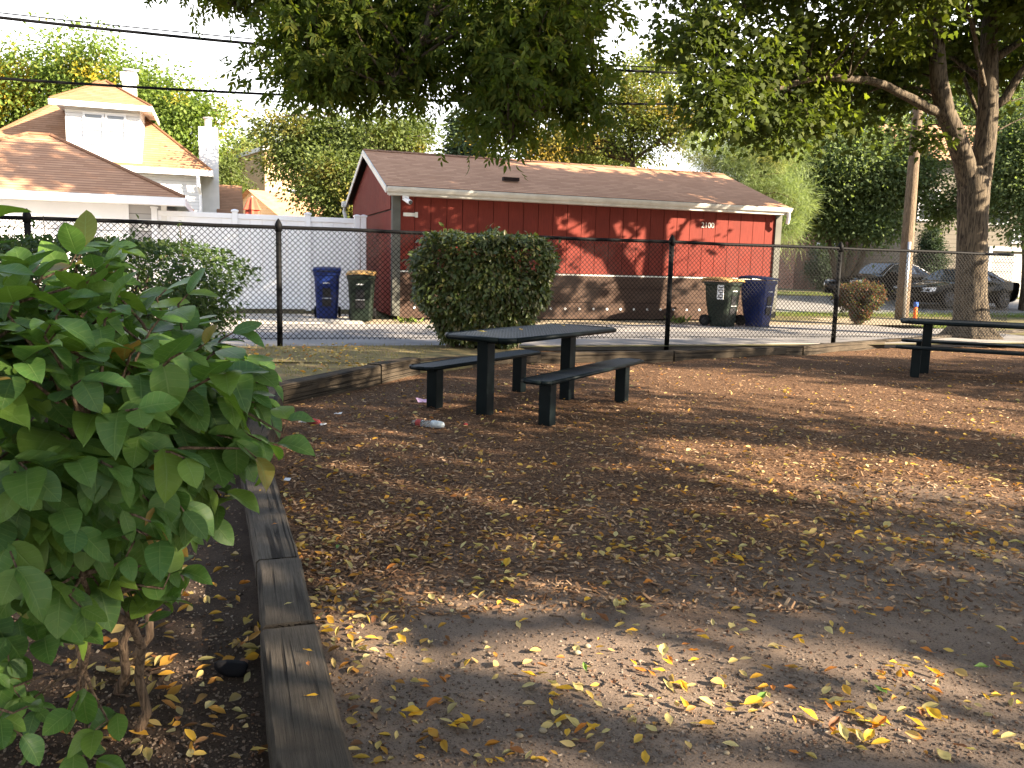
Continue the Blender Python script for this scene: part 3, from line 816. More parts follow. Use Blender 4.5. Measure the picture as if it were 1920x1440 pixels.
# plank skirt
b = MB()
for k, (z0, z1) in enumerate(((GZ - 0.05, 0.455), (0.467, 0.82), (0.832, 1.12))):
    b.box(SHED, 0.1, L - 0.1, -0.045 + 0.004 * k, 0.03, z0, z1)
sk = b.build('plank_skirt', M['brown_board'], root)
b = MB(); b.box(SHED, 0.1, L - 0.1, -0.05, 0.0, 1.13, 1.165); b.build('drip_rail', M['gutter'], root)
for k in range(24):
    a = 0.5 + k * 0.385
    if a < L - 0.2:
        b = MB(); b.tube([SHED(a, -0.046, 0.30), SHED(a, -0.064, 0.30)], 0.032, 10); b.build('bolt_cap', M['white_mark'], sk)
for a in (0.0, L - 0.115):
    b = MB(); b.box(SHED, a - 0.035, a + 0.15, -0.052, 0.02, GZ, EAVE - 0.1)
    b.box(SHED, a - 0.038 if a == 0 else a + 0.13, a - 0.01 if a == 0 else a + 0.155, 0.02, 0.13, GZ, EAVE - 0.1)
    b.build('corner_board', M['grey_trim'], root)
# roof
OV = 0.28; pitch = (RIDGE - EAVE) / (D / 2)
ez = EAVE - OV * pitch + 0.05
r = MB()
A0, A1 = -0.22, L + 0.10
rz = RIDGE + 0.05
roof_face(r, [SHED(A0, -OV, ez), SHED(A1, -OV, ez), SHED(A1, D / 2, rz), SHED(A0, D / 2, rz)], SHED.x)
roof_face(r, [SHED(A1, D + OV, ez), SHED(A0, D + OV, ez), SHED(A0, D / 2, rz), SHED(A1, D / 2, rz)], SHED.x)
for s in (0, 1):
    bb = -OV if s == 0 else D + OV
    r.hexa([SHED(A0, bb, ez - 0.05), SHED(A1, bb, ez - 0.05), SHED(A1, D / 2, rz - 0.05), SHED(A0, D / 2, rz - 0.05), SHED(A0, bb, ez - 0.006), SHED(A1, bb, ez - 0.006), SHED(A1, D / 2, rz - 0.006), SHED(A0, D / 2, rz - 0.006)], 1)
rf = r.build('roof', [M['shingle'], M['groove']], root, uv=True)
b = MB()
K = 30
for k in range(K):
    a0 = A0 + (A1 - A0) * k / K; a1 = A0 + (A1 - A0) * (k + 1) / K - 0.01
    for s in (-1, 1):
        b.hexa([SHED(a0, D / 2, rz + 0.012), SHED(a1, D / 2, rz + 0.004), SHED(a1, D / 2 + s * 0.14, rz - 0.14 * pitch + 0.004), SHED(a0, D / 2 + s * 0.14, rz - 0.14 * pitch + 0.012), SHED(a0, D / 2, rz + 0.03), SHED(a1, D / 2, rz + 0.02), SHED(a1, D / 2 + s * 0.14, rz - 0.14 * pitch + 0.02), SHED(a0, D / 2 + s * 0.14, rz - 0.14 * pitch + 0.03)])
b.build('ridge_cap', M['shingle'], rf)
b = MB(); b.box(SHED, 2.86, 3.28, 0.62, 0.75, ez + 0.9 * pitch + 0.05, ez + 0.9 * pitch + 0.13); b.build('vent', M['groove'], rf)
b = MB()
b.box(SHED, A0 + 0.02, A1 - 0.02, -OV - 0.012, -OV + 0.02, ez - 0.2, ez - 0.055)
b.box(SHED, A0 + 0.1, A1 - 0.1, -OV + 0.02, -0.006, ez - 0.2, ez - 0.185)
b.build('fascia', M['gutter'], root)
b = MB()
prof = [(-OV - 0.014, ez - 0.13), (-OV - 0.08, ez - 0.13), (-OV - 0.12, ez - 0.07), (-OV - 0.125, ez - 0.02), (-OV - 0.115, ez - 0.02), (-OV - 0.105, ez - 0.06), (-OV - 0.02, ez - 0.11), (-OV - 0.02, ez - 0.03), (-OV - 0.014, ez - 0.03)]
n = len(prof)
for a in (A0, A1): b.v += [SHED(a, p[0], p[1]) for p in prof]
for k in range(n):
    b.f.append([k, (k + 1) % n, n + (k + 1) % n, n + k]); b.mi.append(0); b.uv.append([(0, 0)] * 4)
b.f += [list(range(n)), list(range(n, 2 * n))[::-1]]; b.mi += [0, 0]; b.uv += [[(0, 0)] * n] * 2
b.build('gutter', M['gutter'], root)
b = MB(); b.tube([SHED(A1 - 0.08, -OV - 0.06, ez - 0.13), SHED(A1 - 0.08, -OV - 0.06, ez - 0.32), SHED(A1 - 0.06, -OV + 0.0, ez - 0.42)], 0.05, 8)
b.build('gutter_spout', M['white_paint'], root)
b = MB(); b.tube([SHED(A0 + 0.0, D + OV, ez), SHED(A0 - 0.05, D + OV + 0.05, ez - 0.25), SHED(A0 + 0.15, D + 0.1, ez - 1.2), SHED(A0 + 0.15, D + 0.1, GZ)], 0.05, 8)
b.box(SHED, A0 - 0.12, A0 + 0.08, D + OV - 0.1, D + OV + 0.1, ez - 0.12, ez + 0.04)
b.build('downspout', M['gutter'], root)
for s in (0, 1):                               # rake boards on both gables
    for aa in (A0 - 0.025, A1):
        b = MB()
        bb = -OV if s == 0 else D + OV
        b.hexa([SHED(aa, bb, ez - 0.16), SHED(aa + 0.025, bb, ez - 0.16), SHED(aa + 0.025, D / 2, rz - 0.16), SHED(aa, D / 2, rz - 0.16), SHED(aa, bb, ez - 0.01), SHED(aa + 0.025, bb, ez - 0.01), SHED(aa + 0.025, D / 2, rz - 0.01), SHED(aa, D / 2, rz - 0.01)])
        b.build('rake_board', M['gutter'], root)
me = text_mesh('2100', 0.20, SHED, (at(1323, 413, 22.7) - C0).dot(SHED.x), -0.012, 2.52)
link('house_number', me, M['grey_pale'], root)
b = MB(); b.box(SHED, 0.22, 0.52, -0.03, 0.0, 2.42, 2.50); b.box(SHED, 0.50, 0.56, -0.05, 0.0, 2.40, 2.52); b.build('motion_light', M['gutter'], root)
cm = MB(); cm.box(SHED, 0.16, 0.30, -OV + 0.02, -OV + 0.1, ez - 0.30, ez - 0.19); cm.tube([SHED(0.22, -OV + 0.06, ez - 0.28), SHED(0.30, -OV - 0.14, ez - 0.36)], 0.055, 10)
cb = cm.build('security_camera', M['white_vinyl'], root, smooth=False)
cm = MB(); cm.tube([SHED(0.30, -OV - 0.139, ez - 0.3597), SHED(0.306, -OV - 0.155, ez - 0.365)], 0.045, 10); cm.build('lens', M['glass'], cb)

# ------------------------------------------------------------------ wheeled bins
def bin_proto(name, label, bm, lm, group, h=1.12):
    root = thing(name, label, 'bin', (0, 0, 0), group)
    b = MB()
    st = [(0.0, 0.225, 0.235, 0.06), (0.08, 0.235, 0.245, 0.05), (0.55, 0.262, 0.285, 0.0), (0.88, 0.278, 0.31, 0.0), (0.90, 0.30, 0.335, 0.0), (0.965, 0.302, 0.337, 0.0)]
    st = [(z * h / 1.05, hw, hd, o) for z, hw, hd, o in st]
    for z, hw, hd, o in st:
        c = 0.05
        for px, py in ((hw - c, -hd), (hw, -hd + c), (hw, hd - c - o), (hw - c, hd - o), (-hw + c, hd - o), (-hw, hd - c - o), (-hw, -hd + c), (-hw + c, -hd)):
            b.v.append(Vector((px, py, z)))
    for i in range(len(st) - 1):
        for k in range(8):
            a, c = i * 8 + k, i * 8 + (k + 1) % 8
            b.f.append([a, c, c + 8, a + 8]); b.mi.append(0); b.uv.append([(0, 0)] * 4)
    b.f.append(list(range(8))[::-1]); b.f.append([40 + k for k in range(8)]); b.mi += [0, 0]; b.uv += [[(0, 0)] * 8] * 2
    body = b.build('body', bm, root, bevel=0.01)
    z = h * 0.919
    l = MB()
    rows = [(-0.36, 0.015, 0.0), (-0.34, 0.05, 0.0), (-0.1, 0.085, 0), (0.2, 0.10, 0), (0.33, 0.085, 0), (0.36, 0.02, 0)]
    for y, zz, _ in rows:
        for px, dz in ((-0.315, -0.035), (-0.30, 0.0), (-0.12, 0.014), (0.12, 0.014), (0.30, 0.0), (0.315, -0.035)):
            l.v.append(Vector((px, y, z + max(0.0, zz + dz))))
    for i in range(len(rows) - 1):
        for k in range(5):
            a = i * 6 + k
            l.f.append([a, a + 1, a + 7, a + 6]); l.mi.append(0); l.uv.append([(0, 0)] * 4)
    lid = l.build('lid', lm, root, smooth=True)
    sm = lid.modifiers.new('thick', 'SOLIDIFY'); sm.thickness = 0.02
    hb = MB(); hb.tube([(-0.24, 0.40, z - 0.01), (0.24, 0.40, z - 0.01)], 0.018, 8); hb.tube([(-0.22, 0.34, z - 0.03), (-0.22, 0.40, z - 0.01)], 0.016, 6); hb.tube([(0.22, 0.34, z - 0.03), (0.22, 0.40, z - 0.01)], 0.016, 6)
    hb.build('handle', M['dark_plastic'], root, smooth=True)
    for s in (-1, 1):
        w = MB(); w.tube([(s * 0.245, 0.25, 0.13), (s * 0.30, 0.25, 0.13)], 0.13, 18)
        wo = w.build('wheel', M['tyre'], root)
        w = MB(); w.tube([(s * 0.301, 0.25, 0.13), (s * 0.308, 0.25, 0.13)], 0.07, 14); w.build('hub', M['dark_plastic'], wo)
    p = MB(); yf = lambda zz: -(0.245 + (0.285 - 0.245) * (zz - 0.08) / 0.47) if zz < 0.55 else -(0.285 + 0.025 * (zz - 0.55) / 0.33)
    for (x0, x1, z0, z1) in ((-0.09, 0.09, 0.50, 0.70), (-0.10, 0.10, 0.28, 0.44)):
        p.hexa([(x0, yf(z0) - 0.016, z0), (x1, yf(z0) - 0.016, z0), (x1, yf(z0) + 0.01, z0), (x0, yf(z0) + 0.01, z0), (x0, yf(z1) - 0.016, z1), (x1, yf(z1) - 0.016, z1), (x1, yf(z1) + 0.01, z1), (x0, yf(z1) + 0.01, z1)])
    p.build('lift_pocket', M['dark_plastic'], body)
    p = MB(); p.tube([(-0.10, yf(0.47) - 0.02, 0.47), (0.10, yf(0.47) - 0.02, 0.47)], 0.012, 8); p.build('lift_bar', M['steel'], body)
    p = MB()
    for k in range(5): p.box(ID, -0.075 + k * 0.032, -0.052 + k * 0.032, yf(0.82) - 0.018, yf(0.82) + 0.004, 0.80, 0.822 + 0.006 * (k % 2))
    p.build('marking', M['white_mark'], body)
    return root
bb_ = bin_proto('wheeled_bin', 'blue wheeled bin against the white vinyl fence', M['blue_bin'], M['blue_bin'], 'blue recycling bins', 1.16)
gb_ = bin_proto('wheeled_bin', 'dark green wheeled bin with tan lid beside the white vinyl fence', M['green_bin'], M['tan_lid'], 'dark green bins with tan lids', 1.10)
bb2 = copy_tree(bb_); gb2 = copy_tree(gb_)
bb2['label'] = 'blue wheeled bin near the right corner of the red garage wall'
gb2['label'] = 'dark green tan lidded bin with white sticker against the red garage'
for o, u, v, da in ((bb_, 616, 600, 0.05), (gb_, 681, 604, -0.05), (gb2, 1362, 613, 0.40), (bb2, 1428, 613, 0.46)):
    p = gp(u, v, GZ)
    p = p + FENCE.y * 0.25
    o.location = (p.x, p.y, GZ + (0.03 if u < 800 else 0.006)); o.rotation_euler = (0, 0, FA + da - (0.2 if u < 800 else 0)); o.scale = (1, 1, 1) if u < 800 else (1.1, 1.1, 1.06)
st = MB(); st.box(ID, -0.25, -0.07, -0.345, -0.339, 0.62, 0.95)
OFF[gb2] = Vector((0, 0, 0))
st.v = [Vector((-0.305, v_.x * 0.9 + 0.0, v_.z)) if v_.y < -0.342 else Vector((-0.290, v_.x * 0.9, v_.z)) for v_ in st.v]
sticker = st.build('sticker', M['white_mark'], gb2)
ln = MB()
for k in range(5): ln.box(ID, -0.3075, -0.304, -0.21, -0.08 - 0.02 * (k % 3), 0.66 + 0.055 * k, 0.68 + 0.055 * k)
ln.build('print', M['dark_plastic'], sticker)

# ------------------------------------------------------------------ white vinyl fence
vc = gp(580, 590, GZ); VF = Fr(vc, FA)
root = thing('vinyl_fence', 'tall white vinyl privacy fence left of the red garage', 'fence', VF(0, 0, GZ))
aL = (at(290, 588, 19.0) - vc).dot(FENCE.x); aR = (C0 - vc).dot(FENCE.x) - 0.42
H = 2.28
posts = [aL, -1.72, -0.02, aR - 0.16, aR]
for a in posts:
    b = MB(); b.box(VF, a - 0.065, a + 0.065, -0.065, 0.065, GZ, GZ + H + 0.06); po = b.build('post', M['white_vinyl'], root, bevel=0.008)
    b = MB(); b.box(VF, a - 0.085, a + 0.085, -0.085, 0.085, GZ + H + 0.062, GZ + H + 0.10)
    b.hexa([VF(a - 0.08, -0.08, GZ + H + 0.102), VF(a + 0.08, -0.08, GZ + H + 0.102), VF(a + 0.08, 0.08, GZ + H + 0.102), VF(a - 0.08, 0.08, GZ + H + 0.102), VF(a - 0.02, -0.02, GZ + H + 0.125), VF(a + 0.02, -0.02, GZ + H + 0.125), VF(a + 0.02, 0.02, GZ + H + 0.125), VF(a - 0.02, 0.02, GZ + H + 0.125)])
    b.build('cap', M['white_vinyl'], po)
for a0, a1 in ((aL, -1.72), (-1.72, -0.02), (-0.02, aR - 0.16)):
    b = MB(); x = a0 + 0.067
    while x < a1 - 0.07:
        x1 = min(x + 0.28, a1 - 0.067); b.box(VF, x, x1 - 0.004, -0.02, 0.02, GZ + 0.13, GZ + H - 0.10); x = x1
    pn = b.build('panel', M['white_vinyl'], root)
    for z0, z1 in ((GZ + H - 0.098, GZ + H + 0.02), (GZ + 0.04, GZ + 0.128)):
        b = MB(); b.box(VF, a0 + 0.067, a1 - 0.067, -0.045, 0.045, z0, z1); b.build('rail', M['white_vinyl'], pn, bevel=0.006)

# ------------------------------------------------------------------ neighbour's garage on the left
gc = at(345, 372, 19.7); GF = Fr((gc.x, gc.y, 0), FA)
root = thing('garage', 'pale sided garage with brown hip roof at the left edge', 'garage', GF(-3.4, 3, GZ))
GE = gc.z
W_, DP = 6.9, 6.4
b = MB()
o_ = 0.42
wall_face(b, GF, -W_ + o_, -o_, GZ, GE, o_)
b.face([GF(-o_, o_, GZ), GF(-o_, DP - o_, GZ), GF(-o_, DP - o_, GE), GF(-o_, o_, GE)], 0, GF.y, GF.z)
b.face([GF(-W_ + o_, DP - o_, GZ), GF(-W_ + o_, o_, GZ), GF(-W_ + o_, o_, GE), GF(-W_ + o_, DP - o_, GE)], 0, GF.y, GF.z)
b.face([GF(-o_, DP - o_, GZ), GF(-W_ + o_, DP - o_, GZ), GF(-W_ + o_, DP - o_, GE), GF(-o_, DP - o_, GE)], 0, GF.x, GF.z)
b.build('wall', M['siding_grey'], root, uv=True)
def hip(name, F, W0, W1, D0, D1, z, pch, matn, root, flat=0.0):
    hw = (D1 - D0) / 2; zr = z + hw * pch
    rl, rr = W0 + hw, W1 - hw
    if rl > rr: rl = rr = (W0 + W1) / 2
    b = MB()
    c = [F(W0, D0, z), F(W1, D0, z), F(W1, D1, z), F(W0, D1, z)]; A_, B_ = F(rl, (D0 + D1) / 2, zr), F(rr, (D0 + D1) / 2, zr)
    fr = [c[0], c[1], B_] + ([A_] if (A_ - B_).length > 0.01 else [])
    bk = [c[2], c[3], A_] + ([B_] if (A_ - B_).length > 0.01 else [])
    roof_face(b, fr, F.x); roof_face(b, [c[1], c[2], B_], F.y); roof_face(b, bk, F.x); roof_face(b, [c[3], c[0], A_], F.y)
    b.face([p - Vector((0, 0, 0.01)) for p in c[::-1]], 1)
    rf = b.build(name, [M[matn], M['white_paint']], root, uv=True)
    h = MB()
    for p, q_ in ((c[0], A_), (c[1], B_), (c[2], B_), (c[3], A_), (A_, B_)):
        if (p - q_).length < 0.05: continue
        h.tube([p + Vector((0, 0, 0.01)), q_ + Vector((0, 0, 0.01))], 0.05, 6)
    h.build('hip_cap', M[matn], rf)
    return rf, zr
rf, _ = hip('roof', GF, -W_, 0, 0, DP, GE + 0.02, 0.49, 'shingle', root)
b = MB()
b.box(GF, -W_ - 0.02, 0.02, -0.03, 0.0, GE - 0.17, GE + 0.012); b.box(GF, 0.0, 0.025, 0.0, DP, GE - 0.17, GE + 0.012)
b.build('fascia', M['white_vinyl'], root)
b = MB(); b.box(GF, -W_ + 0.1, -0.02, 0.0, o_, GE - 0.17, GE - 0.15); b.build('soffit', M['white_paint'], root)
dj = (at(238, 400, 19.3) - gc).dot(GF.x)
b = MB(); b.box(GF, dj - 5.2, dj - 5.1, o_ - 0.05, o_, GZ, 2.62); b.box(GF, dj - 0.1, dj, o_ - 0.05, o_, GZ, 2.62); b.box(GF, dj - 5.2, dj, o_ - 0.052, o_, 2.62, 2.74)
dr = b.build('garage_door', M['white_vinyl'], root)
b = MB()
for k in range(4): b.box(GF, dj - 5.1, dj - 0.1, o_ - 0.02, o_ - 0.004, GZ + 0.02 + k * 0.63, GZ + 0.63 + k * 0.63)
b.build('door_panel', M['white_vinyl'], dr)
b = MB(); b.box(GF, -0.52, -0.40, o_ - 0.03, o_ + 0.01, GZ, GE - 0.17); b.build('corner_board', M['white_paint'], root)
n0 = (at(278, 421, 19.4) - gc).dot(GF.x); nz = at(278, 421, 19.4).z
b = MB(); b.box(GF, n0 - 0.26, n0 + 0.26, o_ - 0.03, o_ - 0.01, nz - 0.13, nz + 0.13); pl = b.build('number_plate', M['white_paint'], root)
link('house_number', text_mesh('2904', 0.24, GF, n0, o_ - 0.034, nz), M['groove'], pl)

# ------------------------------------------------------------------ neighbour's house
HF = Fr((-11.7, 33, 0), FA)
root = thing('house', 'white house with steep tan shingle roof and front dormer', 'house', HF(-4, 4, GZ))
HE = 4.72; HD = 8.6
b = MB(); wo = 0.4
wall_face(b, HF, -8.6 + wo, -wo, GZ, HE, wo)
b.face([HF(-wo, wo, GZ), HF(-wo, HD - wo, GZ), HF(-wo, HD - wo, HE), HF(-wo, wo, HE)], 0, HF.y, HF.z)
b.face([HF(-8.6 + wo, HD - wo, GZ), HF(-8.6 + wo, wo, GZ), HF(-8.6 + wo, wo, HE), HF(-8.6 + wo, HD - wo, HE)], 0, HF.y, HF.z)
b.build('wall', M['siding_white'], root, uv=True)
rf, hz = hip('roof', HF, -8.6, 0, 0, HD, HE, 0.86, 'shingle_tan', root)
b = MB(); b.box(HF, -8.65, 0.03, -0.1, 0.0, HE - 0.22, HE - 0.012); b.box(HF, 0.0, 0.06, 0.0, HD, HE - 0.22, HE - 0.012); b.build('gutter', M['white_vinyl'], root)
b = MB(); b.tube([HF(-0.5, -0.03, HE - 0.2), HF(-0.5, 0.0, HE - 0.6), HF(-0.42, wo - 0.06, HE - 0.9), HF(-0.42, wo - 0.06, GZ)], 0.06, 8); b.build('downspout', M['white_vinyl'], root)
d0 = (at(147, 300, 34) - HF.o).dot(HF.x) ; d1 = (at(273, 300, 34) - HF.o).dot(HF.x); db = 0.15
DZ0, DZ1 = HE + 0.1, at(195, 213, 34).z
b = MB()
wall_face(b, HF, d0, d1, DZ0, DZ1, db)
b.face([HF(d1, db, DZ0), HF(d1, 4.2, DZ0), HF(d1, 4.2, DZ1), HF(d1, db, DZ1)], 0, HF.y, HF.z)
b.face([HF(d0, 4.2, DZ0), HF(d0, db, DZ0), HF(d0, db, DZ1), HF(d0, 4.2, DZ1)], 0, HF.y, HF.z)
dm = b.build('dormer', M['siding_white'], root, uv=True)
hip('dormer_roof', HF, d0 - 0.42, d1 + 0.42, db - 0.42, db + 3.0, DZ1, 0.62, 'shingle_tan', dm)
b = MB(); b.box(HF, d0 - 0.45, d1 + 0.45, db - 0.47, db - 0.42, DZ1 - 0.2, DZ1 - 0.012); b.box(HF, d1 + 0.42, d1 + 0.46, db - 0.42, db + 3, DZ1 - 0.2, DZ1 - 0.012); b.build('dormer_fascia', M['white_vinyl'], dm)
wc = (d0 + d1) / 2 + 0.05
for s in (-1, 1):
    c = wc + s * 0.37
    b = MB()
    for (x0, x1, z0, z1) in ((c - 0.35, c - 0.28, 0.62, 1.74), (c + 0.28, c + 0.35, 0.62, 1.74), (c - 0.28, c + 0.28, 0.62, 0.69), (c - 0.28, c + 0.28, 1.67, 1.74), (c - 0.28, c + 0.28, 1.13, 1.19)):
        b.box(HF, x0, x1, db - 0.06, db - 0.002, DZ0 + z0, DZ0 + z1)
    wn = b.build('window', M['white_vinyl'], root)
    b = MB(); b.box(HF, c - 0.28, c + 0.28, db - 0.03, db - 0.01, DZ0 + 0.69, DZ0 + 1.67); b.build('pane', M['pane_white'], wn)
b = MB(); c_ = (at(392, 300, 34.6) - HF.o).dot(HF.x)
zt = at(392, 242, 34.6).z
b.box(HF, c_ - 0.36, c_ + 0.36, 1.2, 2.0, GZ, zt); ch = b.build('chimney', M['white_paint'], root)
b = MB(); b.tube([HF(c_, 1.6, zt), HF(c_, 1.6, zt + 0.35)], 0.14, 10); b.tube([HF(c_, 1.6, zt + 0.37), HF(c_, 1.6, zt + 0.42)], 0.2, 10); b.build('flue', M['steel'], ch)
b = MB(); c_ = (at(250, 180, 39) - HF.o).dot(HF.x); zt = at(250, 152, 39).z
b.box(HF, c_ - 0.26, c_ + 0.26, 5.6, 6.2, 7, zt - 0.35); b.box(HF, c_ - 0.32, c_ + 0.32, 5.54, 6.26, zt - 0.35, zt); ch = b.build('chimney', M['white_paint'], root)
b = MB(); b.box(HF, c_ - 0.22, c_ + 0.22, 5.65, 6.15, zt + 0.12, zt + 0.18); b.tube([HF(c_, 5.9, zt), HF(c_, 5.9, zt + 0.12)], 0.1, 8); b.build('flue', M['steel'], ch)
# porch roof on the right side of the house
a0 = 0.15; a1 = (at(456, 380, 34.5) - HF.o).dot(HF.x)
zt, zb = at(420, 346, 36).z, at(420, 406, 33.4).z
b = MB(); roof_face(b, [HF(a0, 0.6, zb), HF(a1, 0.6, zb), HF(a1, 3.2, zt), HF(a0, 3.2, zt)], HF.x)
b.face([HF(a0, 0.6, zb - 0.05), HF(a0, 3.2, zt - 0.05), HF(a1, 3.2, zt - 0.05), HF(a1, 0.6, zb - 0.05)], 1)
b.build('porch_roof', [M['shingle_tan'], M['white_paint']], root, uv=True)
b = MB(); wall_face(b, HF, a0, a1 - 0.15, GZ, zb - 0.02, 1.0)
b.face([HF(a1 - 0.15, 1.0, GZ), HF(a1 - 0.15, 3.2, GZ), HF(a1 - 0.15, 3.2, zt - 0.06), HF(a1 - 0.15, 1.0, zb + 0.1)], 0, HF.y, HF.z)
b.build('porch_wall', M['siding_white'], root, uv=True)

# ------------------------------------------------------------------ closed patio umbrella
up = at(473, 395, 29)
root = thing('patio_umbrella', 'closed red patio umbrella beyond the white vinyl fence', 'umbrella', (up.x, up.y, TZ(12)))
b = MB(); b.tube([(up.x, up.y, TZ(12)), (up.x, up.y, up.z + 0.48)], 0.03, 8); b.build('pole', M['gutter'], root)
b = MB(); n = 14
prof = [(0.45, 0.03), (0.40, 0.14), (0.15, 0.25), (0.02, 0.32), (0.01, 0.24), (-0.5, 0.26), (-0.9, 0.20)]
for z, r_ in prof:
    for k in range(n):
        a = 2 * math.pi * k / n; rr = r_ * (1.0 if k % 2 else 0.72)
        b.v.append(Vector((up.x + rr * math.cos(a), up.y + rr * math.sin(a), up.z + z)))
for i in range(len(prof) - 1):
    for k in range(n):
        a, c = i * n + k, i * n + (k + 1) % n
        b.f.append([a, a + n, c + n, c]); b.mi.append(0); b.uv.append([(0, 0)] * 4)
b.build('canopy', M['umbrella'], root)

# ------------------------------------------------------------------ buildings further back
def block(name, label, F, w, d, h, matn, roofm, gable=0.0, wins=(), cat='building'):
    root = thing(name, label, cat, F(w / 2, d / 2, GZ))
    b = MB()
    wall_face(b, F, 0, w, 0, h)
    b.face([F(w, 0, 0), F(w, d, 0), F(w, d, h), F(w, 0, h)], 0, F.y, F.z); b.face([F(0, d, 0), F(0, 0, 0), F(0, 0, h), F(0, d, h)], 0, F.y, F.z)
    b.face([F(w, d, 0), F(0, d, 0), F(0, d, h), F(w, d, h)], 0, F.x, F.z)
    if gable:
        for aa in (0, w): b.face([F(aa, 0, h), F(aa, d, h), F(aa, d / 2, h + gable)], 0, F.y, F.z)
    b.build('wall', M[matn], root, uv=True)
    b = MB()
    if gable:
        roof_face(b, [F(-0.3, -0.4, h - 0.4 * gable / (d / 2)), F(w + 0.3, -0.4, h - 0.4 * gable / (d / 2)), F(w + 0.3, d / 2, h + gable), F(-0.3, d / 2, h + gable)], F.x)
        roof_face(b, [F(w + 0.3, d + 0.4, h - 0.4 * gable / (d / 2)), F(-0.3, d + 0.4, h - 0.4 * gable / (d / 2)), F(-0.3, d / 2, h + gable), F(w + 0.3, d / 2, h + gable)], F.x)
    else:
        b.box(F, -0.1, w + 0.1, -0.1, d + 0.1, h, h + 0.25)
    b.build('roof', M[roofm], root, uv=True)
    for (a0, a1, z0, z1) in wins:
        b = MB()
        for (x0, x1, y0, y1) in ((a0 - 0.08, a0, z0 - 0.08, z1 + 0.08), (a1, a1 + 0.08, z0 - 0.08, z1 + 0.08), (a0, a1, z0 - 0.08, z0), (a0, a1, z1, z1 + 0.08), (a0, a1, (z0 + z1) / 2 - 0.03, (z0 + z1) / 2 + 0.03)):
            b.box(F, x0, x1, -0.06, -0.004, y0, y1)
        wn = b.build('window', M['white_vinyl'], root)
        b = MB(); b.box(F, a0, a1, -0.03, -0.008, z0, z1); b.build('pane', M['glass'], wn)
    return root
p = at(498, 420, 52); F_ = Fr((p.x, p.y, 0), FA + 0.25)
block('apartment_building', 'tan brick building lit by the sun behind the olive tree', F_, 9, 8, at(600, 292, 54).z, 'brick_tan', 'gutter', 0, [(1.5, 2.6, 4.2, 5.6), (5, 6.1, 4.2, 5.6), (1.5, 2.6, 1.2, 2.6), (5, 6.1, 1.2, 2.6)])
p = at(528, 420, 40); F_ = Fr((p.x, p.y, 0), FA + 0.5)
block('house', 'small tan gabled building just above the white vinyl fence', F_, 4.5, 5, at(560, 392, 41).z - 0.3, 'brick_tan', 'shingle', 1.2, [(0.8, 1.6, 1.6, 2.6)], 'house')
p = at(1488, 520, 47); F_ = Fr((p.x, p.y, 0.4), 0.12)
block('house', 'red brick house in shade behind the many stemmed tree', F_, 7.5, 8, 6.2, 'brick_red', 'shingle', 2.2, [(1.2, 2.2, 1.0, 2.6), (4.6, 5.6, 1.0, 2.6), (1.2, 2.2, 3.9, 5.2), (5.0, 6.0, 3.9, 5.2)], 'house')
p = at(1692, 520, 41); F_ = Fr((p.x, p.y, 0.4), -0.05)
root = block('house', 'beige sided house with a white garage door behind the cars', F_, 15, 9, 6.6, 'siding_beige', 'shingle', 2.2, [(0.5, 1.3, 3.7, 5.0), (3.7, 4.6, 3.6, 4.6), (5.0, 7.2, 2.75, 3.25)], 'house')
b = MB(); g0 = (at(1868, 500, 41) - F_.o).x - 0.4
for k in range(5): b.box(F_, g0, g0 + 4.6, -0.06, -0.004, 0.04 + k * 0.43, 0.45 + k * 0.43)
dr = b.build('garage_door', M['gutter'], root)
b = MB(); b.box(F_, g0 - 0.15, g0, -0.1, -0.004, 0, 2.3); b.box(F_, g0 + 4.6, g0 + 4.75, -0.1, -0.004, 0, 2.3); b.box(F_, g0 - 0.15, g0 + 4.75, -0.102, -0.004, 2.3, 2.5); b.build('door_frame', M['white_paint'], dr)

# ------------------------------------------------------------------ utility pole, its guard, and the wires
pb = gt(1690, 599); pt_dir = at(1722, 190, pb.y) 
root = thing('utility_pole', 'leaning wooden utility pole between the red garage and the maple', 'pole', pb)
top = pb + (pt_dir - pb) * (9.0 / (pt_dir.z - pb.z))
K = 14
b = MB(); b.tube([pb.lerp(top, k / K) + Vector((0, 0, -0.3 if k == 0 else 0)) for k in range(K + 1)], [0.20 - 0.006 * k for k in range(K + 1)], 14); b.build('post', M['pole'], root, smooth=True)
b = MB(); o2 = Vector((-0.03, -0.215, 0)); b.tube([pb + o2, pb.lerp(top, 0.26) + o2 * 0.95], 0.05, 8); b.build('cable_guard', M['steel'], root, smooth=True)
b = MB(); b.box(ID, top.x - 1.1, top.x + 1.1, top.y - 0.26, top.y - 0.14, top.z - 0.9, top.z - 0.76); b.build('crossarm', M['pole'], root)
cp = gt(1694, 600) + Vector((0.22, -0.25, 0))
root = thing('marker_post', 'short orange marker post with blue top beside the utility pole', 'marker', cp)
b = MB(); b.tube([cp, cp + Vector((0, 0, 0.42))], 0.055, 10); b.build('post', M['orange'], root, smooth=True)
b = MB(); b.tube([cp + Vector((0, 0, 0.42)), cp + Vector((0, 0, 0.56))], 0.065, 10); b.build('cap', M['blue_cap'], root, smooth=True)
UX = -FENCE.x
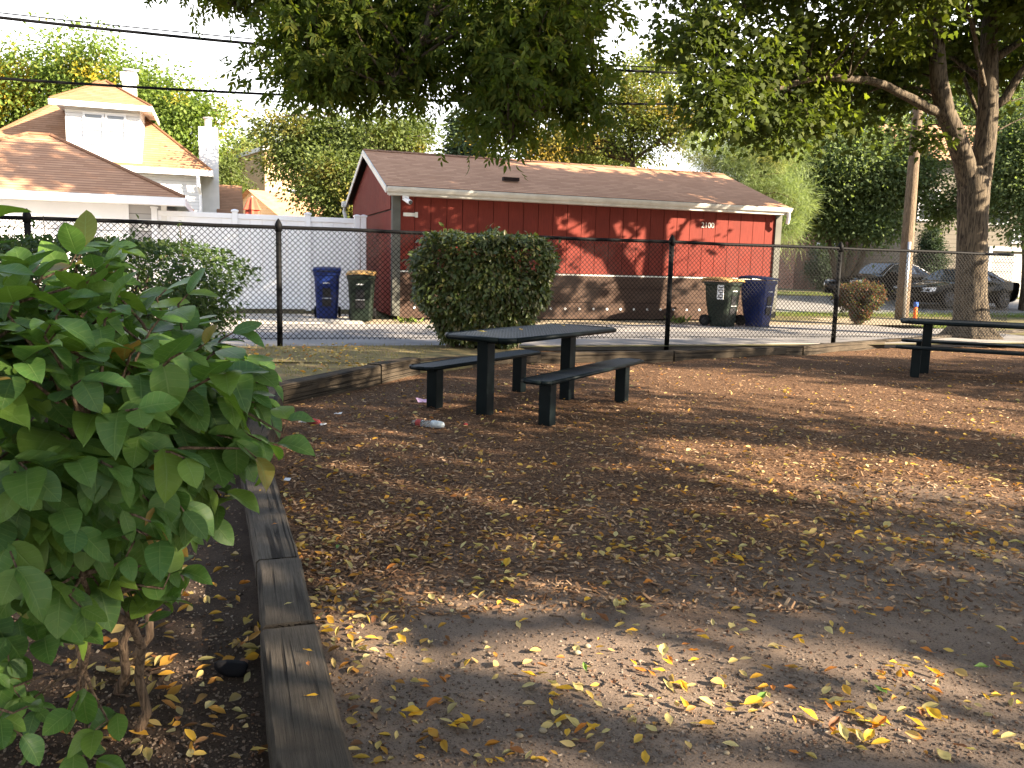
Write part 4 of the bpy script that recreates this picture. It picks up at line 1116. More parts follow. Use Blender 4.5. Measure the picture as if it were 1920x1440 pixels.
def wire(name, label, v0, v1, rad, off=0.0):
    """a wire in the vertical plane of the pole, at the heights seen at the left edge and near the maple"""
    s_ = pb.lerp(top, 0.55) + FENCE.y * off
    def hit(u, v):
        d = ray(u, v); t = (s_ - Vector((0, 0, EYE))).dot(FENCE.y) / d.dot(FENCE.y)
        return Vector((0, 0, EYE)) + d * t
    A_, B_ = hit(0, v0), hit(1230, v1)
    ta, tb = (A_ - s_).dot(UX), (B_ - s_).dot(UX)
    pts = []
    for k in range(41):
        t = 46 * k / 40
        p = s_ + UX * t; p.z = B_.z + (A_.z - B_.z) * (t - tb) / (ta - tb) + 0.0022 * (t - ta) * (t - tb)
        pts.append(p)
    b = MB(); b.tube(pts, rad, 6)
    tag(b.build(name, M['black'], smooth=True, origin=pts[0]), label, 'wire', 'overhead wires along the alley')
wire('overhead_cable', 'thick overhead cable, the upper one crossing the sky above the white house', 33, 135, 0.034)
wire('overhead_cable', 'thick lower overhead cable passing over the dormer roof', 147, 195, 0.030)
wire('overhead_wire', 'thin overhead wire running just above the upper thick cable', 24, 126, 0.014, 0.12)
wire('overhead_wire', 'thin overhead wire high between the two tree canopies', -110, 6, 0.012, 0.2)

# ================================================================== PLANTS
UPV = np.array([0.0, 0.0, 1.0])
def ell(u, v, ru, rv, Y, dpt=None):
    c = at(u, v, Y); s = Y / FPX
    return (np.array(c), np.array([ru * s, (dpt if dpt else (ru + rv) * 0.5 * s), rv * s]))
def clusters(ells, n_sub, bias=0.45, box=False):
    w = np.array([(e[1][0] * e[1][1] * e[1][2]) ** 0.6 for e in ells]); w /= w.sum()
    cs, hs = [], []
    for e, k in zip(ells, np.maximum(1, (w * n_sub).astype(int))):
        d = rdir(k) * (rng.random(k) ** bias)[:, None]
        cs.append(e[0] + d * e[1]); hs.append(d)
    return np.concatenate(cs), np.concatenate(hs)
def crown_leaves(cs, hs, per, sr, droop=0.3, flat=0.7):
    n = len(cs)
    k = np.repeat(np.arange(n), per)
    s = sr * (0.6 + 0.8 * rng.random(n))
    off = rng.normal(size=(len(k), 3)) * 0.5
    off[:, 2] *= flat
    O = cs[k] + off * s[k][:, None]
    A = nrm(off) * 0.8 + hs[k] * 0.5 + rng.normal(size=(len(k), 3)) * 0.5 + np.array([0, 0, -droop])
    N = UPV * 0.9 + rng.normal(size=(len(k), 3)) * 0.6
    return O, A, N
def limbs(b, path, cs, n, r0, rmin=0.012, seg=5, sides=5, sag=0.12):
    """boughs from points of a trunk path to some clusters"""
    P = [Vector(p) for p in path]
    idx = rng.permutation(len(cs))[:n]
    for i in idx:
        c = Vector(cs[i])
        best = min(P, key=lambda p: (p - c).length + (1.2 * max(0, p.z - c.z + 0.3)))
        d = c - best
        pts = []
        jit = Vector(rng.normal(size=3) * 0.08 * d.length)
        for k in range(seg + 1):
            t = k / seg
            pts.append(best + d * t + jit * math.sin(math.pi * t) + Vector((0, 0, sag * d.length * math.sin(math.pi * t))))
        r = min(r0, 0.016 * d.length + 0.02)
        b.tube(pts, [max(rmin * 0.5, r * (1 - 0.85 * k / seg)) for k in range(seg + 1)], sides, cap=False)
def tree(name, label, base, ells, leaf, S, n_sub, per, sr, trunkr=0.2, bark='bark', T=T_RHOMB, group=None, cat='tree', lean=(0, 0), nl=26, droop=0.3, stems=None, topz=None, flat=0.7, bias=0.45):
    base = Vector(base)
    root = thing(name, label, cat, base, group)
    cs, hs = clusters(ells, n_sub, bias)
    O, A, N = crown_leaves(cs, hs, per, sr, droop, flat)
    sz = S * (0.65 + 0.7 * rng.random(len(O)))
    me = leaf_mesh('crown', T, O, A, N, sz)
    link('crown', me, M[leaf], root)
    cen = sum((Vector(e[0]) for e in ells), Vector()) / len(ells)
    tz_ = topz or cs[:, 2].max() * 0.85
    b = MB(); path = []
    for st in (stems or [(cen.x, cen.y)]):
        tip = Vector((st[0], st[1], tz_)); K = 8
        pp = []
        for k in range(K + 1):
            t = k / K
            p = base.lerp(tip, t); p.x = base.x + (tip.x - base.x) * t ** 1.5 if not stems else base.x + (tip.x - base.x) * t ** 0.8
            p += Vector((math.sin(t * 5 + base.x) * 0.12, math.cos(t * 4 + base.y) * 0.1, 0)) * (0 if k == 0 else 1)
            if k == 0: p.z -= 0.3
            pp.append(p)
        b.tube(pp, [trunkr * (1.25 if k == 0 else 1.0) * (1 - 0.85 * k / K) for k in range(K + 1)], 10)
        path += pp[2:]
    limbs(b, path, cs, nl, trunkr * 0.45)
    b.build('trunk', M[bark], root, smooth=True)
    return root
def ground_at(u, Y):
    p = at(u, 500, Y); p.z = tz(p); return p

# trees beyond the alley --------------------------------------------------
G_ = 'trees beyond the alley'
tree('locust_tree', 'broad yellow green tree rising behind the white house', ground_at(190, 47), [ell(40, 190, 120, 85, 47), (ell(150, 140, 130, 70, 47)), ell(260, 190, 110, 75, 46), ell(350, 225, 75, 60, 45), ell(60, 280, 80, 60, 47), ell(330, 290, 60, 40, 46), ell(-90, 200, 130, 110, 47)], 'leaf_locust', 0.221, 412, 131, 1.15, 0.45, group=G_, droop=0.5)
tree('tree', 'pale yellow tree in the gap right of the white chimney', ground_at(460, 58), [ell(455, 310, 55, 55, 58), ell(430, 350, 40, 50, 57), ell(500, 290, 40, 45, 60), ell(400, 330, 40, 60, 58)], 'leaf_pale', 0.221, 150, 120, 1.0, 0.3, group=G_)
tree('tree', 'olive green tree leaning over the tan brick building', ground_at(664, 33), [ell(590, 300, 95, 65, 33), ell(700, 270, 105, 60, 33), ell(640, 350, 85, 60, 31), ell(560, 255, 70, 40, 33), ell(660, 400, 60, 40, 31), ell(760, 265, 50, 40, 34)], 'leaf_olive', 0.142, 375, 120, 0.75, 0.24, group=G_, nl=40)
tree('conifer', 'small dark conifer peeking above the red garage roof', ground_at(872, 42), [ell(880, 300, 40, 40, 42), ell(868, 255, 26, 30, 42), ell(862, 228, 10, 16, 42)], 'leaf_conifer', 0.168, 112, 108, 0.5, 0.2, group=G_, droop=0.6)
tree('tree', 'sparse yellowing tree standing behind the red garage roof', ground_at(1190, 38), [ell(1190, 190, 95, 85, 38), ell(1240, 120, 60, 35, 39), ell(1120, 265, 120, 45, 38), ell(1270, 230, 85, 60, 37), ell(1010, 285, 90, 35, 38)], 'leaf_sparse', 0.142, 312, 91, 0.85, 0.24, group=G_, nl=60, bias=0.6)
tree('tree', 'orange tinted small tree above the garage ridge', ground_at(1080, 44), [ell(1090, 290, 70, 45, 44), ell(1150, 300, 60, 30, 43)], 'leaf_pale', 0.158, 100, 97, 0.8, 0.2, group=G_)
pine = tree('pine_tree', 'pale soft needled pine past the right end of the red garage', ground_at(1372, 31), [ell(1410, 330, 95, 60, 31), ell(1345, 300, 60, 40, 31), ell(1440, 290, 70, 45, 31), ell(1470, 380, 50, 45, 30), ell(1465, 430, 45, 25, 29.5), ell(1400, 270, 40, 25, 31), ell(1385, 390, 60, 40, 31.5)], 'needle', 0.30, 330, 130, 0.42, 0.22, 'bark_lit', T_NEEDLE, group=G_, droop=0.2, flat=0.9, nl=30)
ms = ground_at(1578, 33)
tree('many_stemmed_tree', 'dark leaved tree with several trunks behind the parked cars', ms, [ell(1590, 300, 100, 70, 33), ell(1530, 350, 55, 75, 33), ell(1650, 350, 80, 70, 33), ell(1560, 420, 60, 35, 33), ell(1700, 300, 60, 60, 33), ell(1640, 430, 40, 30, 32)], 'leaf_dark', 0.142, 375, 120, 0.8, 0.16, 'bark', group=G_, stems=[tuple(at(u, 300, 33).to_2d()) for u in (1530, 1572, 1610, 1665)], topz=5.2, nl=40)
tree('tree', 'dark green tree at the right edge beyond the maple trunk', ground_at(1935, 31), [ell(1880, 300, 75, 90, 31), ell(1930, 380, 60, 75, 30), ell(1960, 260, 100, 120, 31), ell(1830, 370, 45, 45, 32), ell(1770, 395, 28, 30, 33)], 'leaf_dark', 0.132, 325, 113, 0.7, 0.24, group=G_, nl=50)
tree('tree', 'tall green tree filling the view behind the beige house', ground_at(1760, 56), [ell(1740, 200, 150, 120, 56), ell(1880, 200, 130, 120, 56), ell(1600, 200, 110, 90, 57), ell(1480, 230, 90, 80, 57)], 'leaf_dark', 0.237, 325, 131, 1.6, 0.4, group=G_)
tree('tree', 'low bushy tree between the house porch and the olive tree', ground_at(445, 46), [ell(440, 385, 40, 45, 46), ell(425, 340, 30, 40, 46)], 'leaf_olive', 0.158, 75, 108, 0.7, 0.15, group=G_)
tree('arborvitae', 'narrow dark arborvitae against the beige house wall', ground_at(1745, 38), [ell(1745, 500, 24, 40, 38), ell(1745, 455, 14, 30, 38)], 'leaf_conifer', 0.084, 137, 131, 0.3, 0.1, group='shrubs by the houses', cat='shrub', nl=6)
tree('arborvitae', 'dark rounded evergreen left of the many stemmed tree', ground_at(1548, 39), [ell(1548, 500, 30, 40, 39)], 'leaf_conifer', 0.084, 112, 131, 0.35, 0.1, group='shrubs by the houses', cat='shrub', nl=6)

tree('added_shade_tree', 'unseen tree added past the right edge to shade the parked cars', (26.0, 26.0, 0.5), [(np.array([25.0, 27.0, 5.2]), np.array([3.6, 2.6, 2.0])), (np.array([28.0, 25.5, 6.5]), np.array([3.6, 2.8, 2.2])), (np.array([24.0, 26.4, 3.6]), np.array([2.2, 1.8, 1.0])), (np.array([30.0, 27.5, 6.0]), np.array([3.0, 2.6, 2.0]))], 'leaf_dark', 0.22, 420, 60, 0.8, 0.24, group=G_)  # out of view, added to throw shade on the cars and beige house

# barberry, hedges -------------------------------------------------------
bp = gt(1611, 609)
tree('barberry_bush', 'reddish clipped bush widening upwards left of the utility pole', bp, [ell(1612, 552, 42, 24, bp.y), ell(1596, 560, 26, 24, bp.y), ell(1632, 558, 24, 22, bp.y), ell(1612, 585, 20, 18, bp.y)], 'leaf_red', 0.07, 330, 60, 0.10, 0.05, 'bark_lit', T_RHOMB, cat='bush', stems=[tuple((bp + Vector((dx, dy, 0))).to_2d()) for dx, dy in ((-0.3, 0), (-0.15, 0.2), (0.05, -0.1), (0.2, 0.1), (0.32, 0))], nl=14, topz=bp.z + 0.7)

def box_hedge(name, label, cu, ru, v0, v1, Y, dep, leaf, S, n, stems, cat, T=T_OVAL, bark='bark', taper=0.3):
    c = at(cu, (v0 + v1) / 2, Y); s = Y / FPX; hx = ru * s; hz = (v1 - v0) / 2 * s
    zb = 0.17
    root = thing(name, label, cat, (c.x, c.y, zb))
    # rounded box sampled mostly near its skin, with a slightly narrower foot
    p = rng.uniform(-1, 1, (n, 3)); k = np.argmax(np.abs(p) * np.array([1, 1, 1]), 1)
    skin = rng.random(n) < 0.75
    for i in range(3):
        mk = skin & (k == i); p[mk, i] = np.sign(p[mk, i]) * (0.82 + 0.2 * rng.random(mk.sum()))
    r = (np.abs(p) ** 12).sum(1) ** (1 / 12)
    p = p / np.maximum(r, 1.0)[:, None]
    ph = p.copy()
    bump_ = 1 + 0.06 * np.sin(p[:, 0] * 6 + p[:, 2] * 4) + 0.05 * np.sin(p[:, 2] * 9 + p[:, 0] * 3) + rng.normal(size=n) * 0.02
    foot = 1 - taper * np.maximum(0, -0.15 - p[:, 2]) ** 1.3
    O = np.stack([c.x + p[:, 0] * hx * bump_ * foot, c.y + p[:, 1] * dep / 2 * bump_ * foot, c.z + p[:, 2] * hz * (1 + 0.03 * np.sin(p[:, 0] * 11))], 1)
    keep = O[:, 2] > zb + 0.02
    # holes through which stems and shade show
    gap = np.sin(O[:, 0] * 7.1) * np.sin(O[:, 2] * 8.3 + 1) * np.sin(O[:, 1] * 6) + rng.normal(size=n) * 0.25
    keep &= gap < 0.80
    O, ph = O[keep], ph[keep]
    # stray shoots that spoil the clipped outline
    ns = int(70 * hx); si = rng.integers(0, len(O), ns); out = nrm(ph[si] * np.array([1, 1, 1.2]) + rng.normal(size=(ns, 3)) * 0.3 + np.array([0, 0, 0.4]))
    rep_ = np.repeat(np.arange(ns), 9); dist_ = rng.random(len(rep_)) * (0.10 + 0.12 * rng.random(ns))[rep_]
    O = np.concatenate([O, O[si][rep_] + out[rep_] * dist_[:, None] + rng.normal(size=(len(rep_), 3)) * 0.012]); ph = np.concatenate([ph, out[rep_]]); n = len(O)
    A = nrm(ph) * 0.7 + rng.normal(size=(n, 3)) * 0.5 + np.array([0, 0, -0.45])
    N = nrm(ph) * 0.8 + UPV * 0.6 + rng.normal(size=(n, 3)) * 0.45
    me = leaf_mesh('foliage', T, O, A, N, S * (0.6 + 0.8 * rng.random(n)))
    link('foliage', me, M[leaf], root)
    b = MB()
    for sx in stems:
        for q_ in range(5):
            bx = c.x + sx * hx + rng.normal() * 0.04; by = c.y + rng.normal() * 0.05
            tx = c.x + max(-0.8, min(0.8, (bx - c.x) / hx + rng.normal() * 0.25)) * hx; ty = c.y + max(-0.4, min(0.4, rng.normal() * 0.25)) * dep
            pts = [Vector((bx, by, 0.0)), Vector((bx + (tx - bx) * 0.25, by + (ty - by) * 0.25, c.z - hz * 0.5)), Vector((tx, ty, c.z + hz * (0.3 + 0.5 * rng.random())))]
            b.tube(pts, [0.035, 0.024, 0.006], 6)
    for _ in range(160):
        p0 = np.array([c.x, c.y, c.z]) + rng.uniform(-0.8, 0.8, 3) * np.array([hx, dep / 2, hz]); d = rdir(1)[0] * 0.22 + np.array([0, 0, 0.1])
        b.tube([Vector(p0), Vector(p0 + d)], [0.006, 0.003], 4, cap=False)
    b.build('stems', M[bark], root)
    return root
box_hedge('clipped_bush', 'square clipped dark green bush at the fence behind the picnic table', 906, 119, 444, 640, 13.55, 1.1, 'leaf_privet', 0.088, 22000, (-0.45, -0.3, 0.35, 0.5), 'bush', T_SLIM, taper=0.62)
box_hedge('hedge', 'low fine leaved hedge behind the big leaved shrub', 130, 270, 452, 700, 7.3, 2.0, 'leaf_box', 0.042, 30000, (-0.8, -0.4, 0.0, 0.4, 0.8), 'hedge')
hb = at(420, 500, 7.2)

LITP = [(720, 1205, 130, 40), (980, 1215, 130, 40), (1200, 1270, 170, 55), (1480, 1360, 220, 50), (1800, 1400, 160, 50), (1640, 1250, 170, 30), (1850, 1290, 100, 25),
        (1330, 715, 200, 22), (1100, 690, 120, 12), (1650, 745, 200, 20), (1800, 790, 140, 18), (1350, 850, 130, 26), (1600, 870, 170, 22), (1450, 905, 120, 22), (1800, 900, 120, 30), (1650, 660, 250, 8),
        (620, 745, 40, 8), (740, 710, 40, 8), (1230, 760, 70, 12), (1500, 770, 90, 12)]
lit = []
for u, v, ru, rv in LITP:
    c = gp(u, v); e1_ = gp(u + ru, v); e2_ = gp(u, v - rv)
    lit.append((c.x, c.y, abs(e1_.x - c.x), max(0.12, (e2_ - c).length)))
for u, v, ru, rv in ((1150, 626, 150, 7), (1330, 622, 140, 9), (1480, 605, 90, 18), (1610, 622, 140, 10), (1180, 604, 150, 4), (640, 612, 60, 5), (780, 632, 70, 5), (950, 640, 60, 3), (1540, 590, 90, 10), (430, 612, 60, 6), (1720, 612, 60, 10)):
    c = gp(u, v, GZ); e1_ = gp(u + ru, v, GZ); e2_ = gp(u, v - rv, GZ)
    lit.append((c.x - _sd.x * GZ / _sd.z, c.y - _sd.y * GZ / _sd.z, abs(e1_.x - c.x), max(0.15, (e2_ - c).length)))
WLIT = [(1070, 425, 34, 28), (1088, 482, 34, 42), (1168, 430, 44, 20), (1182, 470, 46, 36), (1150, 502, 36, 24), (1270, 425, 34, 26), (1330, 440, 48, 18), (1300, 478, 46, 26), (1342, 492, 56, 26), (1255, 492, 36, 24),
        (1415, 430, 28, 40), (1395, 500, 34, 18), (1362, 533, 40, 14), (1430, 540, 36, 24), (1085, 560, 22, 34), (1150, 560, 24, 34), (1195, 548, 34, 30), (1060, 586, 18, 14), (1232, 575, 30, 20), (1222, 538, 26, 20), (1120, 500, 14, 40), (1370, 420, 20, 14)]
wlit = []
for u, v, ru, rv in WLIT:
    def onwall(uu, vv):
        d = ray(uu, vv); t = (SHED.o - Vector((0, 0, EYE))).dot(SHED.y) / d.dot(SHED.y); return Vector((0, 0, EYE)) + d * t
    c = onwall(u, v); wlit.append(((c - SHED.o).dot(SHED.x), c.z, (onwall(u + ru, v) - c).length, (onwall(u, v - rv) - c).length))
_sx, _sy, _sz = _sd.x, _sd.y, _sd.z
def keep_leaves(O, tight=1.0, p=0.96):
    """leaf positions that do not stand between the sun and the places the photograph shows sunlit"""
    keep = np.ones(len(O), bool)
    t = O[:, 2] / _sz
    gx, gy = O[:, 0] - _sx * t, O[:, 1] - _sy * t
    rg = 1 + 0.35 * np.sin(gx * 4.1 + gy * 2.3) + 0.3 * np.sin(gy * 9.0 - gx * 5.2)
    for cx, cy, rx, ry in lit: keep &= ~((((gx - cx) / (rx * tight)) ** 2 + ((gy - cy) / (ry * tight)) ** 2 < rg) & (rng.random(len(O)) < p))
    nx_, ny_ = SHED.y.x, SHED.y.y
    dist = (O[:, 0] - SHED.o.x) * nx_ + (O[:, 1] - SHED.o.y) * ny_
    t = dist / (_sx * nx_ + _sy * ny_)
    wx, wy, wz = O[:, 0] - _sx * t, O[:, 1] - _sy * t, O[:, 2] - _sz * t
    wa = (wx - SHED.o.x) * SHED.x.x + (wy - SHED.o.y) * SHED.x.y
    rg = 0.9 + 0.55 * np.sin(wa * 6.3 + wz * 3.1 + 1) * np.sin(wz * 8.2 - wa * 2.4) + 0.3 * np.sin(wa * 15 + wz * 11)
    for ca, cz, ra, rz_ in wlit: keep &= ~((((wa - ca) / (ra * tight * 1.3)) ** 2 + ((wz - cz) / (rz_ * tight * 1.3)) ** 2 < rg) & (t > 0) & (rng.random(len(O)) < p))
    return keep

# the maple ----------------------------------------------------------------
MY = TREE_P.y
def mp(u, v, dy=0.0): return at(u, v, MY + dy)
root = thing('maple_tree', 'large maple with a forked trunk standing at the fence line on the right', 'tree', TREE_P)
b = MB()
mb = TREE_P
tr = [mb + Vector((0, 0, -0.15)), mb + Vector((0, 0, 0.03)), mb + Vector((0, 0, 0.16)), mb + Vector((0, 0, 0.36)), mp(1820, 560), mp(1822, 480), mp(1824, 400), mp(1825, 360), mp(1826, 335), mp(1827, 312)]
b.tube(tr, [0.86, 0.66, 0.48, 0.39, 0.34, 0.315, 0.315, 0.33, 0.30, 0.16], 24)
for an in (0.2, 1.3, 2.2, 3.4, 4.3, 5.4):       # root flare
    dv = Vector((math.cos(an), math.sin(an), 0))
    b.tube([mb + dv * 0.18 + Vector((0, 0, 0.55)), mb + dv * 0.34 + Vector((0, 0, 0.20)), mb + dv * 0.52 + Vector((0, 0, 0.05)), mb + dv * 0.72 + Vector((0, 0, -0.08))], [0.12, 0.14, 0.12, 0.06], 8)
limb_l = [mp(1821, 400), mp(1817, 350), mp(1808, 305, -0.02), mp(1792, 255, -0.1), mp(1772, 210, -0.2), mp(1760, 150, -0.3), mp(1755, 80, -0.3), mp(1748, 10, -0.2), mp(1742, -80), mp(1730, -200), mp(1715, -330)]
b.tube(limb_l, [0.22, 0.235, 0.225, 0.21, 0.20, 0.18, 0.165, 0.15, 0.13, 0.10, 0.05], 16)
limb_r = [mp(1828, 400), mp(1834, 350, 0.05), mp(1841, 305, 0.1), mp(1848, 260, 0.15), mp(1853, 200, 0.2), mp(1853, 140, 0.2), mp(1855, 60, 0.3), mp(1860, -20, 0.4), mp(1868, -140, 0.5), mp(1880, -300, 0.5)]
b.tube(limb_r, [0.24, 0.25, 0.24, 0.225, 0.21, 0.20, 0.165, 0.15, 0.12, 0.05], 16)
arch = [mp(1768, 212, -0.2), mp(1742, 204, -0.3), mp(1715, 188, -0.4), mp(1690, 176, -0.5), mp(1660, 160, -0.6), mp(1632, 151, -0.8), mp(1590, 148, -1.0), mp(1545, 144, -1.2), mp(1510, 150, -1.3), mp(1470, 163, -1.5), mp(1435, 172, -1.6), mp(1410, 164, -1.7), mp(1388, 145, -1.8), mp(1340, 120, -2.0)]
b.tube(arch, [0.11, 0.105, 0.10, 0.09, 0.085, 0.08, 0.075, 0.072, 0.065, 0.058, 0.05, 0.042, 0.034, 0.015], 10)
for pts, r in (([mp(1567, 147, -1.1), mp(1558, 125, -1.2), mp(1545, 105, -1.3), mp(1590, 70, -1.2)], 0.035),
               ([mp(1855, 205, 0.2), mp(1885, 185, 0.1), mp(1905, 150, 0.0), mp(1935, 110, -0.2), mp(1990, 40, -0.4)], 0.125),
               ([mp(1853, 118, 0.2), mp(1880, 100, 0.4), mp(1925, 70, 0.6), mp(2000, 30, 0.8)], 0.12),
               ([mp(1845, 160, -0.05), mp(1838, 125, -0.25), mp(1830, 95, -0.3), mp(1826, 40, -0.3), mp(1822, -40, -0.3)], 0.06),
               ([mp(1832, 85, -0.3), mp(1812, 10, -0.5), mp(1795, -20, -0.6)], 0.05),
               ([mp(1840, 230, 0.3), mp(1800, 125, 1.5), mp(1770, 140, 2.0), mp(1730, 165, 2.4)], 0.05),
               ([mp(1756, 60, -0.3), mp(1720, 20, -0.6), mp(1690, -10, -1.0), mp(1600, -60, -1.5)], 0.10),
               ([mp(1850, 160, 0.3), mp(1790, 110, 1.2), mp(1700, 60, 2.0), mp(1600, 40, 2.5)], 0.07),
               ([mp(1772, 205, -0.1), mp(1740, 170, 0.6), mp(1715, 165, 1.0), mp(1650, 230, 1.5)], 0.045)):
    b.tube(pts, [r * (1 - 0.6 * i / (len(pts) - 1)) for i in range(len(pts))], 8)
m_ells = [ell(1330, 175, 75, 85, 15.5), ell(1290, 70, 60, 55, 16, 1.0), ell(1400, 90, 100, 80, 16.5), ell(1430, 230, 100, 50, 17.5), ell(1530, 80, 110, 80, 18.6), ell(1540, 240, 110, 45, 19.0), ell(1640, 250, 75, 42, 19.4), ell(1660, 80, 80, 90, 19), ell(1700, 200, 60, 50, 20),
          ell(1790, 60, 80, 60, 20.5), ell(1905, 210, 40, 55, 20), ell(1935, 30, 50, 60, 18.5), ell(1610, 150, 120, 60, 20.2), ell(1480, 150, 110, 60, 19.0),
          ell(1400, -90, 200, 110, 17), ell(1640, -150, 200, 130, 18), ell(1900, -120, 170, 120, 18.5), ell(1800, -300, 260, 130, 18), ell(1520, -260, 180, 110, 17.5), ell(1720, -20, 110, 60, 16.5), ell(1740, 262, 40, 28, 18.5)]
hi_ells = [(np.array(c), np.array(r)) for c, r in (((6.6, 16.0, 8.6), (3.0, 2.4, 1.4)), ((9.0, 17.5, 10.8), (3.6, 3.0, 1.8)), ((5.2, 14.6, 10.6), (2.6, 2.2, 1.4)), ((3.6, 15.8, 8.4), (1.4, 1.6, 1.0)), ((13.6, 17.0, 3.6), (1.3, 0.9, 1.0)), ((13.0, 17.3, 5.6), (1.5, 1.0, 1.0)), ((12.4, 17.6, 7.6), (1.6, 1.4, 1.0)), ((13.3, 17.1, 6.6), (1.5, 1.0, 1.0)), ((13.8, 16.9, 4.6), (1.4, 1.0, 1.0)), ((15.0, 16.5, 6.2), (1.6, 1.2, 1.2)), ((11.2, 19.0, 7.8), (2.2, 1.6, 0.9)), ((13.2, 18.4, 8.8), (2.2, 1.6, 1.0)), ((15.5, 17.6, 9.4), (2.4, 1.8, 1.0)), ((13.0, 21.3, 7.0), (2.2, 1.5, 0.9)), ((11.0, 21.6, 6.6), (1.8, 1.2, 0.7)), ((15.5, 20.6, 8.2), (2.2, 1.5, 1.0)))]  # extra crown clumps added to shade the roofs, white fence and trunk
cs, hs = clusters(m_ells, 860)
csh, hsh = clusters(hi_ells, 700, 0.5)
limbs(b, limb_l[3:] + limb_r[3:] + arch[4:] + [mp(1930, 110, -0.2), mp(1925, 70, 0.6), mp(1700, 60, 2.0), mp(1690, -10, -1.0)], cs, 80, 0.03, 0.010, 5, 5, 0.05)
b.build('trunk', M['bark_maple'], root, smooth=True)
O, A, N = crown_leaves(cs, hs, 48, 0.52, 0.45, 0.6)
Oh, Ah, Nh = crown_leaves(csh, hsh, 40, 0.7, 0.35, 0.6)
Sz = np.concatenate([0.128 * (0.7 + 0.6 * rng.random(len(O))), 0.20 * (0.7 + 0.6 * rng.random(len(Oh)))])
O, A, N = np.concatenate([O, Oh]), np.concatenate([A, Ah]), np.concatenate([N, Nh])
kp = keep_leaves(O); O, A, N, Sz = O[kp], A[kp], N[kp], Sz[kp]
link('crown', leaf_mesh('crown', T_MAPLE, O, A, N, Sz), M['leaf_maple'], root)

# the ash whose drooping boughs hang into the top of the view -----------------
root = thing('ash_tree', 'ash tree whose drooping leafy boughs hang across the top of the view', 'tree', (6.4, -2.2, 0))
b = MB()
ash_t = [Vector(p) for p in ((6.4, -2.2, -0.3), (6.4, -2.2, 0.1), (6.35, -2.1, 1.0), (6.25, -1.9, 2.6), (6.0, -1.6, 4.0), (5.7, -1.2, 5.2), (5.4, -0.6, 7.2), (5.3, -0.2, 9.2))]
b.tube(ash_t, [0.5, 0.40, 0.33, 0.30, 0.28, 0.24, 0.15, 0.05], 14)
bo1 = [Vector(p) for p in ((5.9, -1.5, 4.4), (4.8, 0.8, 5.6), (3.2, 3.4, 5.7), (1.9, 4.4, 5.3), (1.0, 4.9, 4.6))] + [at(1065, -40, 5.1), at(1045, 60, 5.1), at(1020, 160, 5.0), at(985, 220, 4.9), at(955, 265, 4.8)]
b.tube(bo1, [0.15, 0.12, 0.095, 0.07, 0.05, 0.04, 0.03, 0.022, 0.014, 0.006], 8)
bo2 = [Vector(p) for p in ((5.7, -1.2, 5.2), (4.2, 1.0, 6.6), (2.0, 3.6, 6.6), (0.4, 4.6, 5.6))] + [at(830, -60, 5.4), at(790, 40, 5.4), at(740, 85, 5.3), at(660, 130, 5.2), at(600, 150, 5.1)]
b.tube(bo2, [0.13, 0.10, 0.08, 0.06, 0.042, 0.03, 0.022, 0.014, 0.006], 8)
bo3 = [Vector(p) for p in ((2.0, 3.6, 6.6), (-0.2, 4.4, 6.2))] + [at(700, -120, 5.6), at(560, -30, 5.6), at(450, 20, 5.6)]
b.tube(bo3, [0.06, 0.045, 0.03, 0.016, 0.006], 8)
bo4 = [bo1[5], at(1095, 30, 5.3), at(1110, 120, 5.3), at(1115, 220, 5.2)]
b.tube(bo4, [0.03, 0.022, 0.014, 0.005], 6)
bo5 = [bo2[4], at(800, 50, 5.0), at(770, 120, 5.0), at(735, 160, 5.0)]
b.tube(bo5, [0.03, 0.02, 0.012, 0.005], 6)
a_ells = [ell(400, 5, 75, 25, 5.6, 0.4), ell(500, 25, 70, 32, 5.5, 0.4), ell(590, 30, 70, 50, 5.5, 0.45), ell(600, 130, 85, 75, 5.2, 0.45), ell(680, 110, 95, 90, 5.3, 0.5), ell(570, 195, 60, 50, 5.1, 0.3), ell(660, 205, 95, 40, 5.1, 0.4), ell(760, 180, 60, 60, 5.2, 0.35), ell(760, 70, 70, 60, 5.4, 0.4),
          ell(960, 130, 95, 75, 5.0, 0.45), ell(1030, 80, 85, 75, 5.1, 0.45), ell(960, 215, 80, 60, 4.9, 0.35), ell(945, 285, 48, 32, 4.8, 0.2), ell(1060, 190, 65, 70, 5.1, 0.3), ell(1090, 250, 40, 25, 5.1, 0.2), ell(1100, 40, 35, 45, 5.2, 0.25), ell(880, 185, 35, 40, 5.1, 0.25), ell(870, 20, 40, 30, 5.3, 0.25), ell(905, 90, 35, 40, 5.1, 0.25), ell(830, 130, 18, 22, 5.2, 0.15),
          ell(560, -110, 260, 100, 5.8, 0.8), ell(900, -90, 230, 70, 5.6, 0.8)]
up_ells = [(np.array(c), np.array(r)) for c, r in (((3.0, 3.2, 6.9), (1.8, 1.6, 0.9)), ((5.2, 1.6, 8.0), (2.4, 2.2, 1.6)), ((1.0, 3.6, 7.4), (1.6, 1.4, 0.8)), ((6.8, -0.5, 6.6), (2.2, 2.0, 1.6)), ((3.8, -0.4, 7.0), (2.0, 1.8, 1.2)), ((7.8, 1.8, 6.2), (1.8, 1.6, 1.4)), ((1.2, 1.0, 7.0), (1.6, 1.4, 0.8)), ((2.0, 7.0, 8.2), (3.0, 2.5, 1.0)), ((-2.0, 6.0, 8.6), (2.6, 2.5, 1.0)), ((5.5, 6.0, 8.6), (2.6, 2.6, 1.2)), ((4.0, 10.0, 9.2), (2.6, 2.2, 1.0)), ((-1.0, 10.0, 9.6), (3.0, 2.4, 1.0)), ((-1.5, 2.0, 8.2), (2.2, 2.2, 1.0)))]  # crown clumps added above the view to hold back sky light
